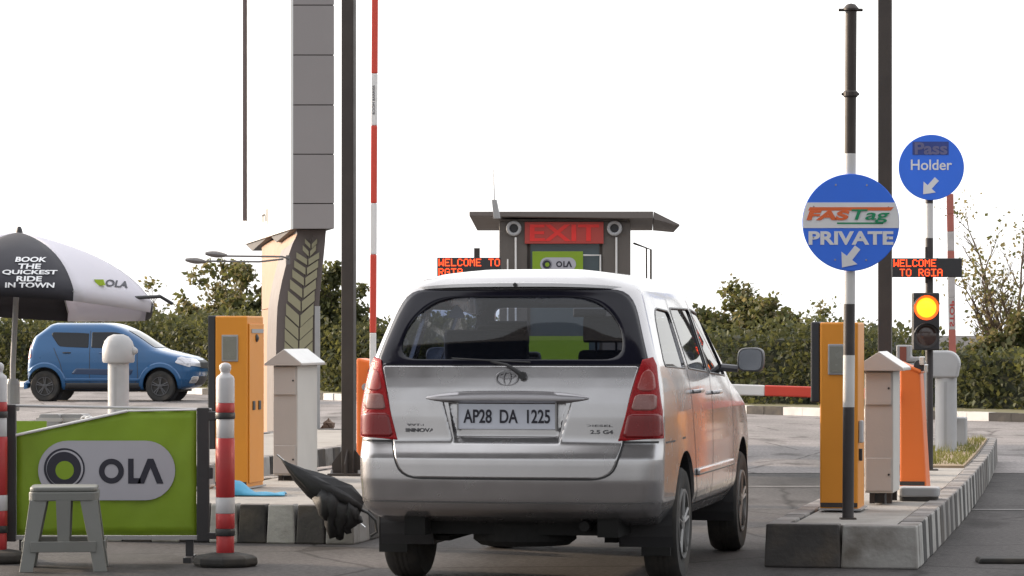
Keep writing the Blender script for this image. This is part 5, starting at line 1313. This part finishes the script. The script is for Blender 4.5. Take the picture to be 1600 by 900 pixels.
def tree(label, px, topy, d, wpx, dens, seed, ls=.14, mats=(None,), thick=.05, nm='slender_tree', leaders=3, gap=.3, base=.2, sig=.09):
    """wpx: crown width in photo pixels at that distance"""
    rnd = random.Random(seed); H = CH-(topy-HZ)/F*d-.1; Wd = wpx/F*d
    t = thing(nm, label, 'tree', (X(px, d), d, .1), 0, 'trees rising behind the hedges')
    limbs = []; tips = []
    def limb(p, dr, L, r, lv):
        n = 6; pts = [p]; rs = [r]; q_ = p.copy(); dd = dr.copy()
        for i in range(n):
            dd = (dd+Vector((rnd.gauss(0, .14), rnd.gauss(0, .14), rnd.gauss(.05, .07)))).normalized(); q_ = q_+dd*L/n; pts.append(q_.copy()); rs.append(r*(1-.8*(i+1)/n))
            if lv > 0 and i < n:
                for _ in range(2 if lv > 1 else 1):
                    a = rnd.uniform(0, 6.283); nd = (dd*.6+Vector((math.cos(a), math.sin(a), .25))*.8).normalized(); limb(q_.copy(), nd, L*rnd.uniform(.22, .45)*(1.15-.5*i/n), rs[-1]*.6+.003, lv-1)
            if (lv == 0 and i >= 2) or (lv == 1 and i >= 3): tips.append(q_.copy())
        if lv == 2: tips.append(q_.copy()); tips.append(q_.copy())
        limbs.append((pts, rs, lv))
    z0 = H*base
    limbs.append(([Vector((0, 0, 0)), Vector((.01, 0, z0*.5)), Vector((0, 0, z0))], [thick*1.3, thick*1.05, thick], 2))
    for i in range(leaders):
        a = 6.283*i/leaders+rnd.uniform(-.5, .5); sp = .06 if i == 0 else rnd.uniform(.2, .45)
        limb(Vector((0, 0, z0)), Vector((math.cos(a)*sp, math.sin(a)*sp, 1)).normalized(), (H-z0)*(1 if i == 0 else rnd.uniform(.5, .9)), thick*.7, 2)
    zm = max(p.z for p in tips); xs = sorted(p.x for p in tips); xw = max(.2, xs[int(len(xs)*.97)]-xs[int(len(xs)*.03)])
    fz = (H-sig*.6-z0)/(zm-z0); fx = Wd/xw
    def m(p): return Vector((p.x*fx, p.y*min(fx, 1.3), p.z if p.z <= z0 else z0+(p.z-z0)*fz))
    tr = MB()
    for pts, rs, lv in limbs: tr.tube([m(p) for p in pts], rs, 7 if lv == 2 else 4, cap=False)
    tr.build('trunk', bark, t, smooth=True)
    bm_ = bmesh.new(); ph = rnd.uniform(0, 6)
    for p in tips:
        q0 = m(p)
        if rnd.random() < gap*(.8+1.1*(math.sin(q0.x*4+ph)*math.sin(q0.z*5+ph) > 0)): continue
        if q0.z < H*.55 and rnd.random() < .2: continue
        for _ in range(max(1, int(dens*rnd.uniform(.3, 1.7)))):
            leaf(bm_, q0+Vector((rnd.gauss(0, sig), rnd.gauss(0, sig), rnd.gauss(0, sig))), ls*rnd.uniform(.6, 1.3), rnd, 0 if rnd.random() < .6 else 1)
    me = bpy.data.meshes.new('crown'); bm_.to_mesh(me); bm_.free(); mkobj('crown', me, list(mats), t)
    return t
mA, mB_, mC = (leafA, leafB), (leafB, leafC), (leafC, leafB)
tree('thin wispy tree just right of the parasol rim', 236, 430, 94, 34, 3, 1, .16, mB_, gap=.6, leaders=2)
tree('slender olive tree below the road lamps', 325, 402, 90, 72, 6, 2, .17, mB_, gap=.35)
tree('second slender tree just left of the cream pedestal', 388, 412, 88, 40, 6, 3, .17, mB_, gap=.3, leaders=2)
tree('low bushy tree between the two slender trees on the left', 362, 462, 86, 60, 8, 4, .17, mA, gap=.3)
tree('low tree with a dark trunk left of the slender olive tree', 270, 470, 92, 50, 5, 24, .16, mB_, gap=.4)
tree('dark bushy tree between the leaf pedestal and the dark left pole', 508, 416, 76, 62, 12, 5, .15, mA, gap=.25)
tree('dark bushy tree immediately right of the dark left pole', 566, 462, 75, 34, 10, 6, .14, mA, gap=.3)
tree('broad olive tree rising behind the van side mirror', 1150, 432, 66, 86, 9, 8, .13, mB_, gap=.3, leaders=4)
tree('low leafy tree behind the lowered boom', 1095, 475, 66, 70, 10, 9, .13, mA, gap=.3)
tree('leafy tree just left of the right amber ticket panel', 1232, 470, 65, 80, 10, 10, .13, mB_, gap=.3, leaders=4)
tree('thin sprig of a tree over the right amber ticket panel', 1292, 466, 64, 20, 3, 13, .10, mB_, gap=.5, leaders=2)
tree('small tree between the banded pole and the tall dark right pole', 1356, 528, 62, 30, 9, 14, .12, mA, gap=.3)
tree('tall half bare tree with scattered leaves at the right edge', 1572, 305, 60, 125, 2.2, 21, .085, mC, thick=.07, nm='half_bare_tree', gap=.35, leaders=6, base=.12, sig=.12)
tree('bushy olive tree low at the right edge beneath the half bare tree', 1590, 492, 59, 70, 12, 22, .11, mB_, gap=.3, leaders=4)
tree('low bush like tree right of the hooded grey bollard', 1530, 520, 59, 60, 12, 23, .11, mB_, gap=.3)
for o in bpy.data.objects:
    if o.type == 'MESH' and not o.parent and o.get('kind') is None: print('UNTAGGED', o.name)

for o in bpy.data.objects:
    if not o.parent and o.get('label') and len(o['label'].split()) > 16: print('LONG', len(o['label'].split()), o['label'])
